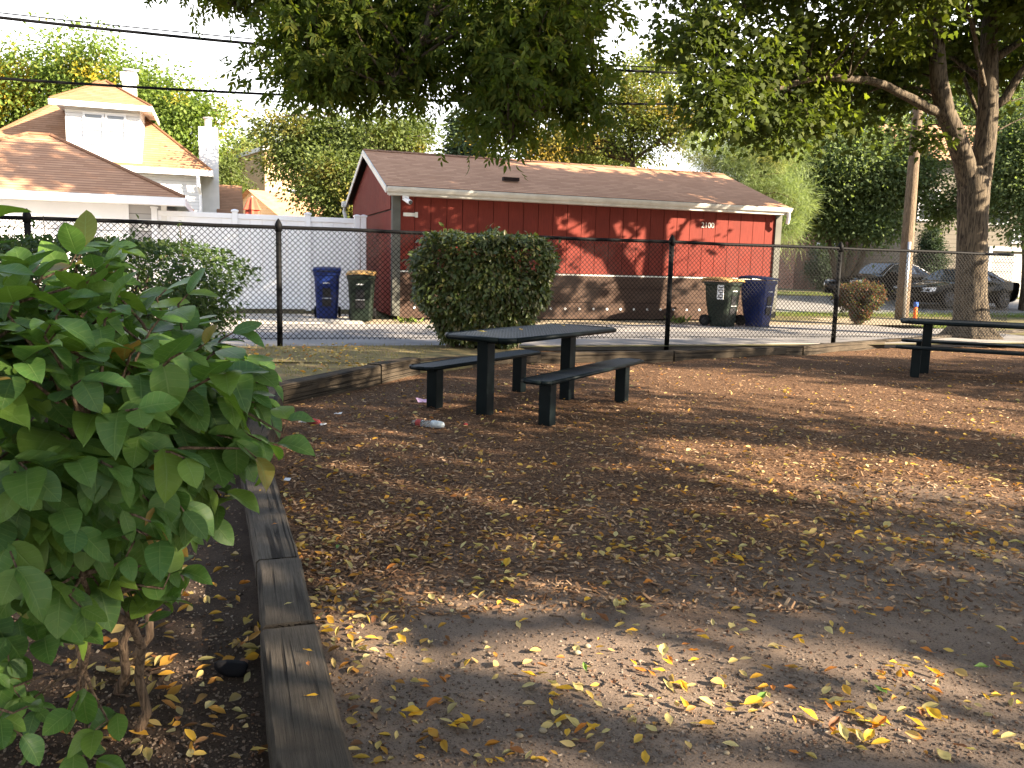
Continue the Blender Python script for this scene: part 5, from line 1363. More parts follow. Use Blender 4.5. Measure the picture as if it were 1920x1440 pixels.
a_ells = [(c + np.array([0, 0, 0.20 if c[0] < -0.45 else 0.19]), r * np.array([0.92, 1, 0.85])) for c, r in a_ells]
cs, hs = clusters(a_ells, 560, 0.6)
cs2, hs2 = clusters(up_ells, 900, 0.5)
path = bo1[3:] + bo2[3:] + bo3[1:] + bo4 + bo5
for k in range(2): path += [path[i].lerp(path[i + 1], 0.5) for i in range(len(path) - 1) if (path[i] - path[i + 1]).length < 1.0]
limbs(b, path, cs, 380, 0.013, 0.005, 5, 4, 0.06)
limbs(b, ash_t[4:] + bo1[:4] + bo2[:4], cs2, 30, 0.03, 0.012, 5, 5, 0.05)
b.build('trunk', M['bark'], root, smooth=True)
def ash_leafs(cs, hs, per, sr, rl):
    # pinnate leaves: a drooping stalk with three or four pairs of leaflets and one at the tip
    k = np.repeat(np.arange(len(cs)), per); n = len(k)
    off = rng.normal(size=(n, 3)) * 0.5
    R0 = cs[k] + off * (sr * (0.6 + 0.8 * rng.random(len(cs))))[k][:, None]
    D = nrm(nrm(off) * 0.6 + hs[k] * 0.35 + rng.normal(size=(n, 3)) * 0.35 + np.array([0, 0, -0.75]))
    U = nrm(np.cross(D, rdir(n))); Wd = np.cross(D, U)
    L = rl * (0.7 + 0.6 * rng.random(n))
    OO, AA, NN = [], [], []
    for t in (0.3, 0.52, 0.74):
        for s in (-1, 1):
            OO.append(R0 + D * (L * t)[:, None]); AA.append(D * 0.65 + U * s * 0.9 + rng.normal(size=(n, 3)) * 0.15 + np.array([0, 0, -0.25])); NN.append(Wd + rng.normal(size=(n, 3)) * 0.3)
    OO.append(R0 + D * (L * 0.92)[:, None]); AA.append(D + rng.normal(size=(n, 3)) * 0.1); NN.append(Wd + rng.normal(size=(n, 3)) * 0.3)
    return np.concatenate(OO), np.concatenate(AA), np.concatenate(NN)
O1, A1_, N1 = ash_leafs(cs, hs, 18, 0.16, 0.10)
O2, A2_, N2 = ash_leafs(cs2, hs2, 6, 0.60, 0.36)
S1 = 0.048 * (0.7 + 0.5 * rng.random(len(O1))); S2 = 0.19 * (0.7 + 0.5 * rng.random(len(O2)))
kp = keep_leaves(O2); O2, A2_, N2, S2 = O2[kp], A2_[kp], N2[kp], S2[kp]
link('crown', leaf_mesh('crown', T_LANCE, np.concatenate([O1, O2]), np.concatenate([A1_, A2_]), np.concatenate([N1, N2]), np.concatenate([S1, S2])), M['leaf_ash'], root)

# trees to the right of the view that shade the yard ---------------------------
SH = Vector((-SUN_H.x, -SUN_H.y)) / math.tan(SUN_EL)
spots = []
gx = -5.0
perp = Vector((-SUN_H.y, SUN_H.x)); along = Vector((SUN_H.x, SUN_H.y))
for iu in range(-12, 14):
    for iv in range(-3, 30):
        p = along * (iu * 1.15 + (0.5 if iv % 2 else 0)) + perp * (iv * 0.62)
        p = Vector((p.x + rng.normal() * 0.15, p.y + rng.normal() * 0.12))
        if not (-5 < p.x < 12 and 0.6 < p.y < 17): continue
        skip = False
        for cx, cy, rx, ry in lit:
            if ((p.x - cx) / (rx + 0.1)) ** 2 + ((p.y - cy) / (ry + 0.1)) ** 2 < 1: skip = True; break
        if skip: continue
        h = 5.2 + 3.4 * rng.random()
        c = Vector((p.x - SH.x * h, p.y - SH.y * h, h))
        if c.y > 0.5 and c.x / c.y < 0.78: continue
        spots.append(c)
ST = [((14.0, -4.5), 'green shade tree standing right of the yard, nearest the viewer'), ((13.5, -0.6), 'green shade tree standing right of the yard beside the first'), ((16.5, 2.1), 'shade tree right of the yard beyond the picnic tables'), ((20.5, -3.3), 'shade tree further right in the second row'), ((23.0, 5.0), 'shade tree furthest right behind the others')]
for (x, y), lab in ST:
    mine = [c for c in spots if min(ST, key=lambda s: (Vector(s[0][0:2]) - c.to_2d()).length)[0] == (x, y)]
    if not mine: continue
    root = thing('shade_tree', lab, 'tree', (x, y, 0), 'shade trees right of the yard')
    b = MB(); pp = [Vector((x + 0.1 * math.sin(k), y + 0.1 * math.cos(k * 1.3), -0.3 + k * 0.95)) for k in range(10)]
    b.tube(pp, [0.42, 0.33] + [0.30 * (1 - k / 9.5) for k in range(8)], 12)
    cs = np.array([tuple(c) for c in mine]); hs = nrm(cs - np.array([x, y, 6.5])) * 0.8
    limbs(b, pp[3:], cs, min(len(mine), 22), 0.035, 0.01, 5, 5, 0.06)
    b.build('trunk', M['bark'], root, smooth=True)
    k = np.repeat(np.arange(len(cs)), 70)
    O = cs[k] + rng.normal(size=(len(k), 3)) * 0.40 * np.array([1.0, 1.0, 0.7])
    kp = keep_leaves(O); O = O[kp]; k = k[kp]
    link('crown', leaf_mesh('crown', T_MAPLE, O, rng.normal(size=(len(k), 3)) + np.array([0, 0, -.4]), np.array([.6, -.25, .7]) + rng.normal(size=(len(k), 3)) * 0.5, 0.17 * (0.7 + 0.6 * rng.random(len(k)))), M['leaf_maple'], root)

for (x, y), r_, lab in (((-7.5, -6.0), 4.2, 'unseen tree added behind the viewer on the left to block sky light'), ((1.0, -9.5), 4.4, 'unseen tree added straight behind the viewer to block sky light'), ((9.5, -11.0), 4.4, 'unseen tree added behind the viewer on the right to block sky light'), ((-10.5, 3.2), 3.2, 'unseen tree added left of the yard past the hedge to block sky light')):
    e_ = [(np.array([x + dx * r_, y + dy * r_, hh]), np.array([r_ * 0.6, r_ * 0.6, 1.9])) for dx, dy, hh in ((0, 0, 8.4), (0.5, 0.3, 6.4), (-0.5, 0.2, 6.2), (0.1, -0.5, 6.3), (0.1, 0.6, 5.6))]
    tree('shade_tree', lab, (x, y, 0), e_, 'leaf_maple', 0.24, 260, 60, 0.8, 0.34, group='unseen trees added to block sky light')  # these unseen trees are added to darken the yard by covering sky

# the big-leaved shrub close on the left -------------------------------------
SB = Vector((-1.42, 2.35, 0.045))
root = thing('big_leaved_shrub', 'large shrub with broad green leaves close to the viewer on the left', 'shrub', SB)
sc_, sr_ = np.array([-1.66, 2.15, 1.11]), np.array([1.0, 0.84, 0.40])
nt_ = 470
d = rdir(nt_ * 3); d = d[(d[:, 2] > -0.55)][:nt_]; nt_ = len(d)
rr_ = 0.62 + 0.42 * rng.random(nt_) ** 0.6
tips = sc_ + d * sr_ * rr_[:, None]
tips[:, 2] += 0.05 * np.sin(tips[:, 0] * 9) + 0.03 * np.sin(tips[:, 1] * 11)
# lower, sparser sprays
low = np.array([tuple(at(u, v, Y)) for u, v, Y in ((350, 880, 2.2), (420, 930, 2.3), (300, 960, 2.1), (390, 960, 2.35), (250, 930, 2.1), (330, 1000, 2.2), (180, 1090, 2.0), (110, 1120, 1.9), (270, 1060, 2.2), (60, 1110, 1.9), (120, 1180, 2.0), (215, 1010, 2.1),
        (140, 900, 1.9), (60, 930, 1.8), (40, 1330, 1.9), (140, 1320, 2.05), (190, 1360, 2.1), (30, 1370, 1.9), (170, 1420, 2.1), (290, 1140, 2.2), (40, 1010, 1.8), (200, 860, 2.0), (470, 850, 2.2), (535, 800, 2.2), (30, 900, 1.7), (90, 860, 1.8), (20, 960, 2.0), (90, 980, 2.4), (150, 960, 2.5), (40, 1060, 2.3), (100, 1040, 2.6), (210, 940, 2.6), (260, 880, 2.5), (310, 920, 2.7), (20, 1160, 2.4), (180, 1050, 2.7))])
fill = []
while len(fill) < 120:
    u, v, Y = rng.uniform(-60, 340), rng.uniform(860, 1130), rng.uniform(1.75, 2.9)
    if len(fill) > 104: u, v, Y = rng.uniform(-60, 130), rng.uniform(1080, 1330), rng.uniform(1.9, 2.6)
    p = at(u, v, Y)
    if p.z > 0.15: fill.append(tuple(p))
low = np.concatenate([low, np.array(fill)])
lows = np.where(np.arange(len(low)) > 13, 0.8, 0.95)
tips = np.concatenate([tips, low]); dirs = np.concatenate([nrm(d * np.array([1, 1, 1.3])), nrm(np.array([0.3, -0.2, -0.2]) + rng.normal(size=(len(low), 3)) * 0.35)])
tsz = np.concatenate([np.ones(nt_), lows])
b = MB(); mains = []
for (bx, by, r, tip) in ((0.30, -0.02, 0.013, (-0.98, 2.0, 0.95)), (-0.18, 0.15, 0.016, (-1.5, 2.1, 1.15)), (-0.35, -0.25, 0.02, (-1.75, 1.75, 1.1)), (0.12, 0.25, 0.013, (-0.95, 2.45, 1.0)), (-0.5, 0.1, 0.016, (-2.1, 2.3, 1.1)), (-0.02, -0.28, 0.014, (-1.35, 1.6, 1.0)), (0.05, 0.45, 0.013, (-1.4, 2.7, 1.15)), (-0.55, -0.4, 0.017, (-1.6, 1.5, 0.95)), (0.2, 0.1, 0.011, (-1.1, 1.9, 0.85)), (-0.1, 0.0, 0.012, (-1.75, 2.4, 1.0)), (-0.28, 0.05, 0.03, (-1.85, 1.75, 0.95)), (-0.48, -0.1, 0.034, (-1.7, 1.55, 0.9)), (-0.62, 0.2, 0.03, (-1.75, 2.0, 1.0))):
    p0 = SB + Vector((bx, by, -0.05)); p1 = Vector(tip)
    side = Vector((rng.normal() * 0.06, rng.normal() * 0.06, 0))
    pts = [p0.lerp(p1, t) + side * math.sin(t * 6) + Vector((0.02 * math.sin(t * 17), 0.02 * math.cos(t * 13), 0)) for t in np.linspace(0, 1, 9)]
    b.tube(pts, [r * 1.25 * (1 - 0.6 * t) for t in np.linspace(0, 1, 9)], 9)
    mains += pts[3:]
for i in range(len(tips)):
    t = Vector(tips[i]); s_ = min(mains, key=lambda p: (p - t).length + 0.4 * max(0, p.z - t.z)); dd = Vector(dirs[i])
    L_ = (t - s_).length; mid_ = s_.lerp(t, 0.55) + Vector((0, 0, 0.10 * L_))
    b.tube([s_, mid_, t - dd * 0.02, t + dd * 0.02], [0.008, 0.0045, 0.003, 0.0022], 5, cap=False)
b.build('stems', M['stem'], root, smooth=True)
OO, AA, NN, SS = [], [], [], []
for i in range(len(tips)):
    t, dd = tips[i], dirs[i]
    side = nrm(np.cross(dd, UPV) + 1e-3)
    upn = nrm(np.cross(side, dd))
    roll = rng.random() * math.pi
    nodes = ((0.02, 0.8), (-0.045, 1.0), (-0.12, 0.9)) if i < nt_ else ((0.02, 0.8), (-0.05, 0.95))
    for j, (o_, s_) in enumerate(nodes):
        ang = roll + (math.pi / 2) * j * 0.6
        sv = side * math.cos(ang) + upn * math.sin(ang) * 0.6
        for sg in (-1, 1):
            OO.append(t + dd * o_); a = sv * sg * 0.95 + dd * (0.75 if j else 1.1) + np.array([0, 0, -0.50]) + rng.normal(size=3) * 0.22
            AA.append(a); NN.append(upn * 0.5 + dd * 0.25 + UPV * 0.8 + np.array([0.05, -0.25, 0]) + rng.normal(size=3) * 0.25); SS.append(0.132 * s_ * tsz[i] * (0.60 + 0.55 * rng.random()))
n = len(OO)
me = leaf_mesh('leaves', T_BIG, np.array(OO), np.array(AA), np.array(NN), np.array(SS), curl=0.2 + 2.2 * rng.random(n) ** 1.3, uv=True, width=0.9 + 0.4 * rng.random(n))
link('leaves', me, M['leaf_big'], root)

# grass, weeds -----------------------------------------------------------------
def blades(name, pts, h, m, kind='stuff', label=None):
    n = len(pts); O = np.array(pts)
    A = np.array([0, 0, 1.0]) + rng.normal(size=(n, 3)) * 0.45
    me = leaf_mesh(name, (np.array([(0, -0.06, 0), (0, 0.06, 0), (1, 0.0, -0.15)]), [(0, 1, 2)], np.zeros((3, 2))), O, A, rdir(n), h * (0.5 + rng.random(n)))
    return me
pts = []
while len(pts) < 14000:
    p = FENCE(rng.uniform(-14, 2.5), -rng.random() * 4.2, 0)
    e = (BL[1] - BL[0]); nrm2 = Vector((-e.y, e.x, 0)).normalized()
    if (p - BL[0]).dot(nrm2) < 0.12 : continue
    if p.x > TB[0].x and (p - TB[0]).dot(Vector((-(TB[1] - TB[0]).y, (TB[1] - TB[0]).x, 0)).normalized()) < 0.1: continue
    if p.x > -1.2 and rng.random() < 0.9: continue
    pts.append((p.x, p.y, 0.133))
tag(link('grass', blades('grass', pts, 0.05, M['grass']), M['grass']), 'short dry grass on the strip in front of the fence', 'grass', kind='stuff')
pts = []
def verge(a0, a1, b0, b1, n):
    for _ in range(n):
        a, bb = rng.uniform(a0, a1), rng.uniform(b0, b1); p = FENCE(a, bb); pts.append((p.x, p.y, TZ(bb)))
verge(14.6, 30, WALL_B + 1.6, WALL_B + 2.6, 6000); verge(16.8, 21.5, WALL_B - 2.6, WALL_B - 1.6, 3000); verge(14, 45, WALL_B + 8.9, WALL_B + 12.5, 12000)
tag(link('verge_grass', blades('verge_grass', pts, 0.09, M['verge']), M['verge']), 'green grass along the street beyond the garage', 'grass', kind='stuff')
for u, v, s in ((1272, 606, 1.0), (768, 606, 0.8), (835, 600, 0.7)):
    p = gp(u, v, GZ); n = 46
    O = np.array([p.x, p.y, GZ + 0.02]) + rng.normal(size=(n, 3)) * np.array([0.14, 0.10, 0.0]) * s
    A = rng.normal(size=(n, 3)) * 0.6 + UPV
    root = thing('weed', {1272: 'bright green weed clump at the foot of the plank skirt, middle', 768: 'weed clump at the left corner of the garage skirt', 835: 'small weed beside the square bush at the garage skirt'}[u], 'weed', (p.x, p.y, GZ))
    link('leaves', leaf_mesh('leaves', T_LANCE, O, A, rng.normal(size=(n, 3)) + UPV, 0.16 * s * (0.6 + 0.8 * rng.random(n))), M['verge'], root)

# wood chips, twigs and fallen leaves -------------------------------------------
def in_play(x, y):
    p = Vector((x, y, 0))
    # right of the bed timbers and in front of the back timbers
    for a_, c_ in ((near0, NL[1]), (NL[1], NL[2]), (NL[2], NL[3]), (NL[3], BL[0]), (BL[0], BL[1]), (TB[0], TB[1]), (TB[1], TB[2]), (TB[2], TB[3]), (TB[3], TB[4])):
        e = c_ - a_; n_ = Vector((e.y, -e.x, 0)).normalized()
        t = (p - a_).dot(e) / e.dot(e)
        if -0.02 < t < 1.02 and abs((p - Vector((a_.x, a_.y, 0))).dot(n_)) < 5 and (p - Vector((a_.x, a_.y, 0))).dot(n_) < 0.13: return False
    if y > TB[4].y + 0.6 or (y < near0.y and x < near0.x + 0.15): return False
    return True
def vis(n, vlo, vhi, ulo=380, uhi=1990, pw=1.0):
    out = []
    while len(out) < n:
        v = vlo + (vhi - vlo) * rng.random() ** pw; u = rng.uniform(ulo, uhi); p = gp(u, v)
        if in_play(p.x, p.y): out.append((p.x, p.y))
    return out
cp_ = []
for x, y in vis(42000, 650, 1150, pw=1.4):
    f = -0.42 * y + 0.16 * x + 2.05 + rng.normal() * 0.45
    if f > 0.5 and rng.random() < 0.93: continue
    cp_.append((x, y, hgt(x, y) + 0.004 + 0.006 * rng.random()))
for _ in range(9000):
    x, y = rng.uniform(1.5, 11), rng.uniform(2.0, 14)
    if x / y > 0.66 and in_play(x, y) and (-0.42 * y + 0.16 * x + 2.05 < 0.5 or rng.random() < 0.07): cp_.append((x, y, hgt(x, y) + 0.004 + 0.006 * rng.random()))
n = len(cp_)
A = rng.normal(size=(n, 3)) * np.array([1, 1, 0.25]); N = UPV + rng.normal(size=(n, 3)) * 0.35
chip_T = (np.array([(0, -0.16, 0), (1, -0.13, 0), (1, 0.13, 0), (0, 0.16, 0), (0, -0.16, 0.10), (1, -0.13, 0.10), (1, 0.13, 0.10), (0, 0.16, 0.10)]), [(4, 5, 6, 7), (0, 1, 5, 4), (1, 2, 6, 5), (2, 3, 7, 6), (3, 0, 4, 7)], np.zeros((8, 2)))
ch = leaf_mesh('wood_chips', chip_T, np.array(cp_), A, N, 0.030 * (0.4 + 1.1 * rng.random(n) ** 2))
ch.polygons.foreach_set('use_smooth', np.zeros(len(ch.polygons), bool))
tag(link('wood_chips', ch, M['chip']), 'brown wood chip mulch covering the yard', 'mulch', kind='stuff')

cr = [(x, y, hgt(x, y) + 0.001) for x, y in vis(16000, 900, 1440, pw=0.8)]
while len(cr) < 22000:
    u, v = rng.uniform(0, 520), rng.uniform(900, 1445); p = gp(u, v, 0.045)
    if p.x < NL[0].x + (NL[3].x - NL[0].x) * ((p.y - NL[0].y) / (NL[3].y - NL[0].y)) - 0.12: cr.append((p.x, p.y, 0.0465))
O = np.array(cr); n = len(O)
M['crumb'] = leaf_mat('soil_crumb', [(0.10, 0.072, 0.055), (0.17, 0.125, 0.095), (0.05, 0.035, 0.027), (0.22, 0.17, 0.13), (0.12, 0.06, 0.035), (0.30, 0.25, 0.20)], 0.0, 0.95, 0.1)
ck = leaf_mesh('soil_crumbs', (chip_T[0] * np.array([1, 1.8, 4.0]) - np.array([0.5, 0, 0.1]), chip_T[1], chip_T[2]), O, rng.normal(size=(n, 3)) * np.array([1, 1, 0.3]), UPV + rng.normal(size=(n, 3)) * 0.4, 0.0035 + 0.011 * rng.random(n) ** 3)
ck.polygons.foreach_set('use_smooth', np.zeros(len(ck.polygons), bool))
tag(link('soil_crumbs', ck, M['crumb']), 'fine crumbs of soil and grit on the bare dirt', 'soil', kind='stuff')
def leaf_batch(pts, z, S, seed_up=0.35):
    n = len(pts)
    O = np.array([(p[0], p[1], (hgt(p[0], p[1]) if z is None else z) + 0.008 + 0.006 * rng.random()) for p in pts])
    A = rng.normal(size=(n, 3)) * np.array([1, 1, 0.12]); N = UPV + rng.normal(size=(n, 3)) * seed_up
    return O, A, N, S * (0.55 + 0.75 * rng.random(n)), 0.3 + 2.2 * rng.random(n), 0.6 + 0.7 * rng.random(n)
far = vis(2500, 655, 1060, pw=0.9) + vis(330, 1000, 1440)
for _ in range(2600):
    x, y = rng.uniform(-0.6, 10), rng.uniform(0.2, 14)
    if (x / y > 0.64 or y < 2.1) and in_play(x, y): far.append((x, y))
# fade the count towards the left front and add drifts along the timbers
drift = []
for _ in range(260):
    k = rng.integers(0, 3); seg = ((near0, NL[1]), (NL[1], NL[2]), (NL[2], NL[3]))[k]
    p = seg[0].lerp(seg[1], rng.random()); n_ = Vector((seg[1].y - seg[0].y, -(seg[1].x - seg[0].x), 0)).normalized()
    p = p + n_ * (0.14 + abs(rng.normal()) * 0.22); drift.append((p.x, p.y))
bat = leaf_batch(far + drift, None, 0.043)
tag(link('fallen_leaves', leaf_mesh('fallen_leaves', T_FALL, *bat[:4], curl=bat[4], width=bat[5]), M['fallen']), 'small yellow and brown fallen leaves scattered over the mulch', 'leaves', kind='stuff')
lp = []
while len(lp) < 1500:
    p = FENCE(rng.uniform(-9, 1.2), -rng.random() * 3.6, 0)
    if in_play(p.x, p.y) and p.x > BL[0].x and p.y < 12: continue
    e = (BL[1] - BL[0]); nrm2 = Vector((-e.y, e.x, 0)).normalized()
    if (p - BL[0]).dot(nrm2) < 0.12: continue
    lp.append((p.x, p.y))
bat = leaf_batch(lp, 0.15, 0.06)
tag(link('lawn_leaves', leaf_mesh('lawn_leaves', T_FALL, *bat[:4], curl=bat[4], width=bat[5]), M['fallen']), 'yellow fallen leaves lying on the grass strip', 'leaves', kind='stuff')
bl_ = []
while len(bl_) < 230:
    u, v = rng.uniform(130, 520), 880 + 560 * rng.random(); p = gp(u, v, 0.05)
    e0 = NL[0] + (NL[3] - NL[0]) * ((p.y - NL[0].y) / (NL[3].y - NL[0].y))
    if p.x < e0.x - 0.13: bl_.append((p.x, p.y))
for u, v in ((215, 1255), (260, 1240), (245, 1265), (270, 1262), (180, 1285), (470, 1200), (480, 1220), (490, 1180), (505, 1230), (450, 1210)):
    for _ in range(4):
        p = gp(u + rng.normal() * 12, v + rng.normal() * 8, 0.06); bl_.append((p.x, p.y))
bat = leaf_batch(bl_, 0.05, 0.055, 0.5)
tag(link('bed_leaves', leaf_mesh('bed_leaves', T_FALL, *bat[:4], curl=bat[4], width=bat[5]), M['fallen']), 'yellow and brown leaves fallen on the soil of the planting bed', 'leaves', kind='stuff')

# the nearest leaves are objects of their own
kinds = [('yellow', [(0.60, 0.36, 0.04), (0.55, 0.32, 0.03)]), ('pale yellow', [(0.52, 0.42, 0.17), (0.46, 0.38, 0.16)]), ('orange', [(0.50, 0.19, 0.035), (0.42, 0.15, 0.03)]), ('brown', [(0.20, 0.085, 0.04), (0.15, 0.07, 0.035)]), ('green', [(0.10, 0.20, 0.04), (0.13, 0.22, 0.05)])]
protos = []
for nm, cols in kinds:
    mm = leaf_mat(nm.replace(' ', '_') + '_leaf', cols, 0.25, 0.5)
    for k in range(4):
        TT = leaf_grid(6, 4, (lambda t: 0.19 * math.sin(math.pi * t ** 0.85) + 0.008) if k % 2 else (lambda t: 0.25 * math.sin(math.pi * t ** 0.8) + 0.008), 0.20 + 0.22 * k, -0.05 - 0.09 * k, 0.04)
        TV = TT[0] - np.array([0.5, 0, 0]); 
        stalk = np.array([(-0.5, -0.012, 0), (-0.5, 0.012, 0), (-0.75, 0.02, 0.02), (-0.75, 0.0, 0.02)])
        me = bpy.data.meshes.new('fallen_leaf')
        nv = len(TV)
        me.from_pydata([tuple(v_) for v_ in np.concatenate([TV, stalk])], [], [list(f) for f in TT[1]] + [[nv, nv + 1, nv + 2, nv + 3]])
        me.materials.append(mm); me.polygons.foreach_set('use_smooth', np.ones(len(me.polygons), bool))
        protos.append((nm, me))
first = None
near = vis(165, 960, 1440, 560, 1930, 0.85)
while len(near) < 250:                         # the wind leaves some of them in little heaps
    c = near[int(rng.integers(0, 30))]; p = (c[0] + rng.normal() * 0.06, c[1] + rng.normal() * 0.05)
    if in_play(*p): near.append(p)
for p in near:
    r = rng.random(); ki = 0 if r < 0.42 else 1 if r < 0.72 else 2 if r < 0.88 else 3 if r < 0.97 else 4
    nm, me = protos[ki * 4 + int(rng.integers(0, 4))]
    o = bpy.data.objects.new('fallen_leaf', me) if first is None else first.copy()
    first = first or o
    o.data = me
    COL.objects.link(o)
    sz = 0.050 * (0.6 + 0.8 * rng.random())
    o.location = (p[0], p[1], hgt(*p) + 0.010 + 0.004 * rng.random()); o.scale = (sz, sz * (0.8 + 0.4 * rng.random()), sz)
    o.rotation_euler = (rng.normal() * 0.13, rng.normal() * 0.11, rng.random() * 6.283)
    tag(o, 'large near %s fallen leaf lying on the bare dirt' % nm, 'leaf', '%s leaves lying on the near dirt' % nm)
def lone_leaf(pos, ki, sz, label, rot=None):
    o = bpy.data.objects.new('fallen_leaf', protos[ki * 4 + 1][1]); COL.objects.link(o)
    o.location = pos; o.scale = (sz, sz, sz); o.rotation_euler = (0.1, 0.05, rng.random() * 6 if rot is None else rot)
    tag(o, label, 'leaf', 'leaves lying on timbers and tables')
for u, v, ki, lab in ((488, 922, 0, 'bright yellow leaf lying on the farthest visible bed edging timber'), (515, 985, 2, 'orange leaf lying on the bed timber just beyond the short piece'), (540, 1138, 1, 'pale leaf on the short timber piece'), (577, 1223, 0, 'small yellow leaf on the near long timber, upper'), (578, 1248, 2, 'tiny orange leaf on the near timber below a yellow one'), (586, 1308, 0, 'narrow yellow leaf on the near long timber, lowest')):
    p = gp(u, v, 0.172); lone_leaf((p.x, p.y, 0.178 + (0.006 if v > 1060 and v < 1160 else 0)), ki, 0.035, lab)
for a, bb, ki, lab in ((0.75, 0.12, 0, 'yellow leaves lying at the far end of the picnic tabletop'), (-0.15, 0.1, 0, 'yellow leaf lying in the middle of the picnic tabletop'), (-0.7, 0.2, 1, 'pale leaf lying at the near left of the picnic tabletop')):
    p = TF2(a, bb, 0.80); lone_leaf(p, ki, 0.09, lab)

# twigs
for i, (u0, v0, u1, v1) in enumerate(((1230, 1108, 1262, 1140), (1700, 1135, 1790, 1170), (930, 770, 948, 771), (1090, 760, 1120, 748), (1390, 1370, 1440, 1350), (1030, 1160, 1075, 1180))):
    p, r_ = gp(u0, v0), gp(u1, v1)
    b = MB(); b.tube([p + Vector((0, 0, 0.015)), p.lerp(r_, 0.5) + Vector((0.01, 0.015, 0.025)), r_ + Vector((0, 0, 0.012))], [0.004, 0.0035, 0.002], 6)
    tag(b.build('twig', M['stem'], origin=p, smooth=True), ['thin dark twig on the dirt left of centre front', 'long thin twig on the dirt at far right', 'straight pale twig between the picnic table legs', 'short twig behind the right bench', 'bent twig in the sunlit dirt at the bottom', 'short twig on the dark dirt in the middle'][i], 'twig')

# ------------------------------------------------------------------ litter
p = gp(803, 802); d_ = (gp(835, 806) - gp(775, 799)); d_.z = 0; L_ = d_.length; d_.normalize(); up_ = Vector((0, 0, 1))
root = thing('plastic_bottle', 'crushed clear plastic bottle with red label on the mulch', 'bottle', p)
s0 = p - d_ * L_ * 0.5 + up_ * 0.035
b = MB(); b.tube([s0 + d_ * L_ * t for t in (0.0, 0.06, 0.12, 0.3)], [0.016, 0.018, 0.03, 0.034], 12); b.build('neck', M['clear'], root, smooth=True)
b = MB(); b.tube([s0 + d_ * L_ * t for t in (0.14, 0.30)], [0.0345, 0.0355], 12, cap=False); b.build('label', M['red_label'], root, smooth=True)
b = MB(); b.tube([s0 + d_ * L_ * t for t in (0.30, 0.42, 0.5, 0.66)], [0.034, 0.028, 0.031, 0.035], 12); b.build('body', M['clear'], root, smooth=True)
b = MB(); b.tube([s0 + d_ * L_ * t + up_ * 0.005 for t in (0.62, 0.70, 0.80, 0.90, 0.97, 1.0)], [0.034, 0.036, 0.034, 0.031, 0.024, 0.010], 10); b.build('base', M['bottle'], root, smooth=True)
def scrap(name, label, cat, quads, m, p):
    b = MB()
    for pts in quads: b.face(pts)
    o = b.build(name, m, origin=p); s = o.modifiers.new('thick', 'SOLIDIFY'); s.thickness = 0.002
    return tag(o, label, cat)
p = gp(585, 797); d_ = gp(607, 800) - gp(563, 793); d_.z = 0; L_ = d_.length; d_.normalize(); n_ = Vector((-d_.y, d_.x, 0))
root = thing('candy_wrapper', 'twisted red snack wrapper on the mulch beside the big leaved shrub', 'wrapper', p)
b = MB(); b.tube([p - d_ * L_ * 0.2 + up_ * 0.02, p - d_ * L_ * 0.1 + up_ * 0.035, p + d_ * L_ * 0.25 + up_ * 0.03, p + d_ * L_ * 0.36 + up_ * 0.02], [0.012, 0.032, 0.03, 0.012], 8); b.build('film', M['red_label'], root)
b = MB()
for s0, s1 in ((-0.2, -0.48), (0.36, 0.5)):
    b.hexa([p + d_ * L_ * s0 + n_ * k1 * 0.012 + up_ * z for k1, z in ((-1, 0.01), (1, 0.01))] + [p + d_ * L_ * s1 + n_ * k1 * 0.035 + up_ * z for k1, z in ((1, 0.008), (-1, 0.012))] +
           [p + d_ * L_ * s0 + n_ * k1 * 0.012 + up_ * z for k1, z in ((-1, 0.026), (1, 0.026))] + [p + d_ * L_ * s1 + n_ * k1 * 0.035 + up_ * z for k1, z in ((1, 0.03), (-1, 0.022))])
b.build('twisted_end', M['paper'], root)
p = gp(631, 781); scrap('paper_scrap', 'small white paper scrap on the mulch above the red wrapper', 'litter', [[p + Vector(q_) for q_ in ((-0.05, -0.02, 0.012), (0.03, -0.03, 0.01), (0.05, 0.03, 0.04), (-0.02, 0.02, 0.03))]], M['paper'], p)
p = gp(793, 757); scrap('plastic_scrap', 'lilac plastic scrap lying at the foot of the left bench leg', 'litter', [[p + Vector(q_) for q_ in ((-0.05, 0.0, 0.015), (0.06, -0.02, 0.02), (0.07, 0.03, 0.05), (0.0, 0.04, 0.04))], [p + Vector(q_) for q_ in ((-0.05, 0.0, 0.015), (0.0, 0.04, 0.04), (-0.04, 0.05, 0.05), (-0.08, 0.02, 0.06))]], M['pink'], p)
p = gp(538, 905); scrap('paper_scrap', 'tiny white scrap near the top of the bed timber', 'litter', [[p + Vector(q_) for q_ in ((-0.02, -0.01, 0.02), (0.02, -0.012, 0.018), (0.025, 0.012, 0.03), (-0.015, 0.015, 0.03))]], M['paper'], p)
p = gp(873, 799); b = MB(); b.ball(p + Vector((0, 0, 0.016)), 0.018, 8, 6, 0, (1.2, 1, 0.8)); tag(b.build('bottle_cap', M['red_label'], origin=p), 'small red cap on the mulch near the front table leg', 'litter')
p = gp(440, 1262, 0.05)
b = MB(); b.ball(p + Vector((0, 0, 0.02)), 0.062, 14, 8, 0, (1.0, 0.7, 0.45))
for v_ in b.v:
    v_ += Vector((0.012 * math.sin(v_.x * 60 + v_.y * 30), 0.01 * math.sin(v_.y * 70), 0.008 * math.sin(v_.x * 50 + 1)))
tag(b.build('dark_clod', M['rock'], origin=p, smooth=True), 'black lump lying in the planting bed beside the near timber', 'lump')
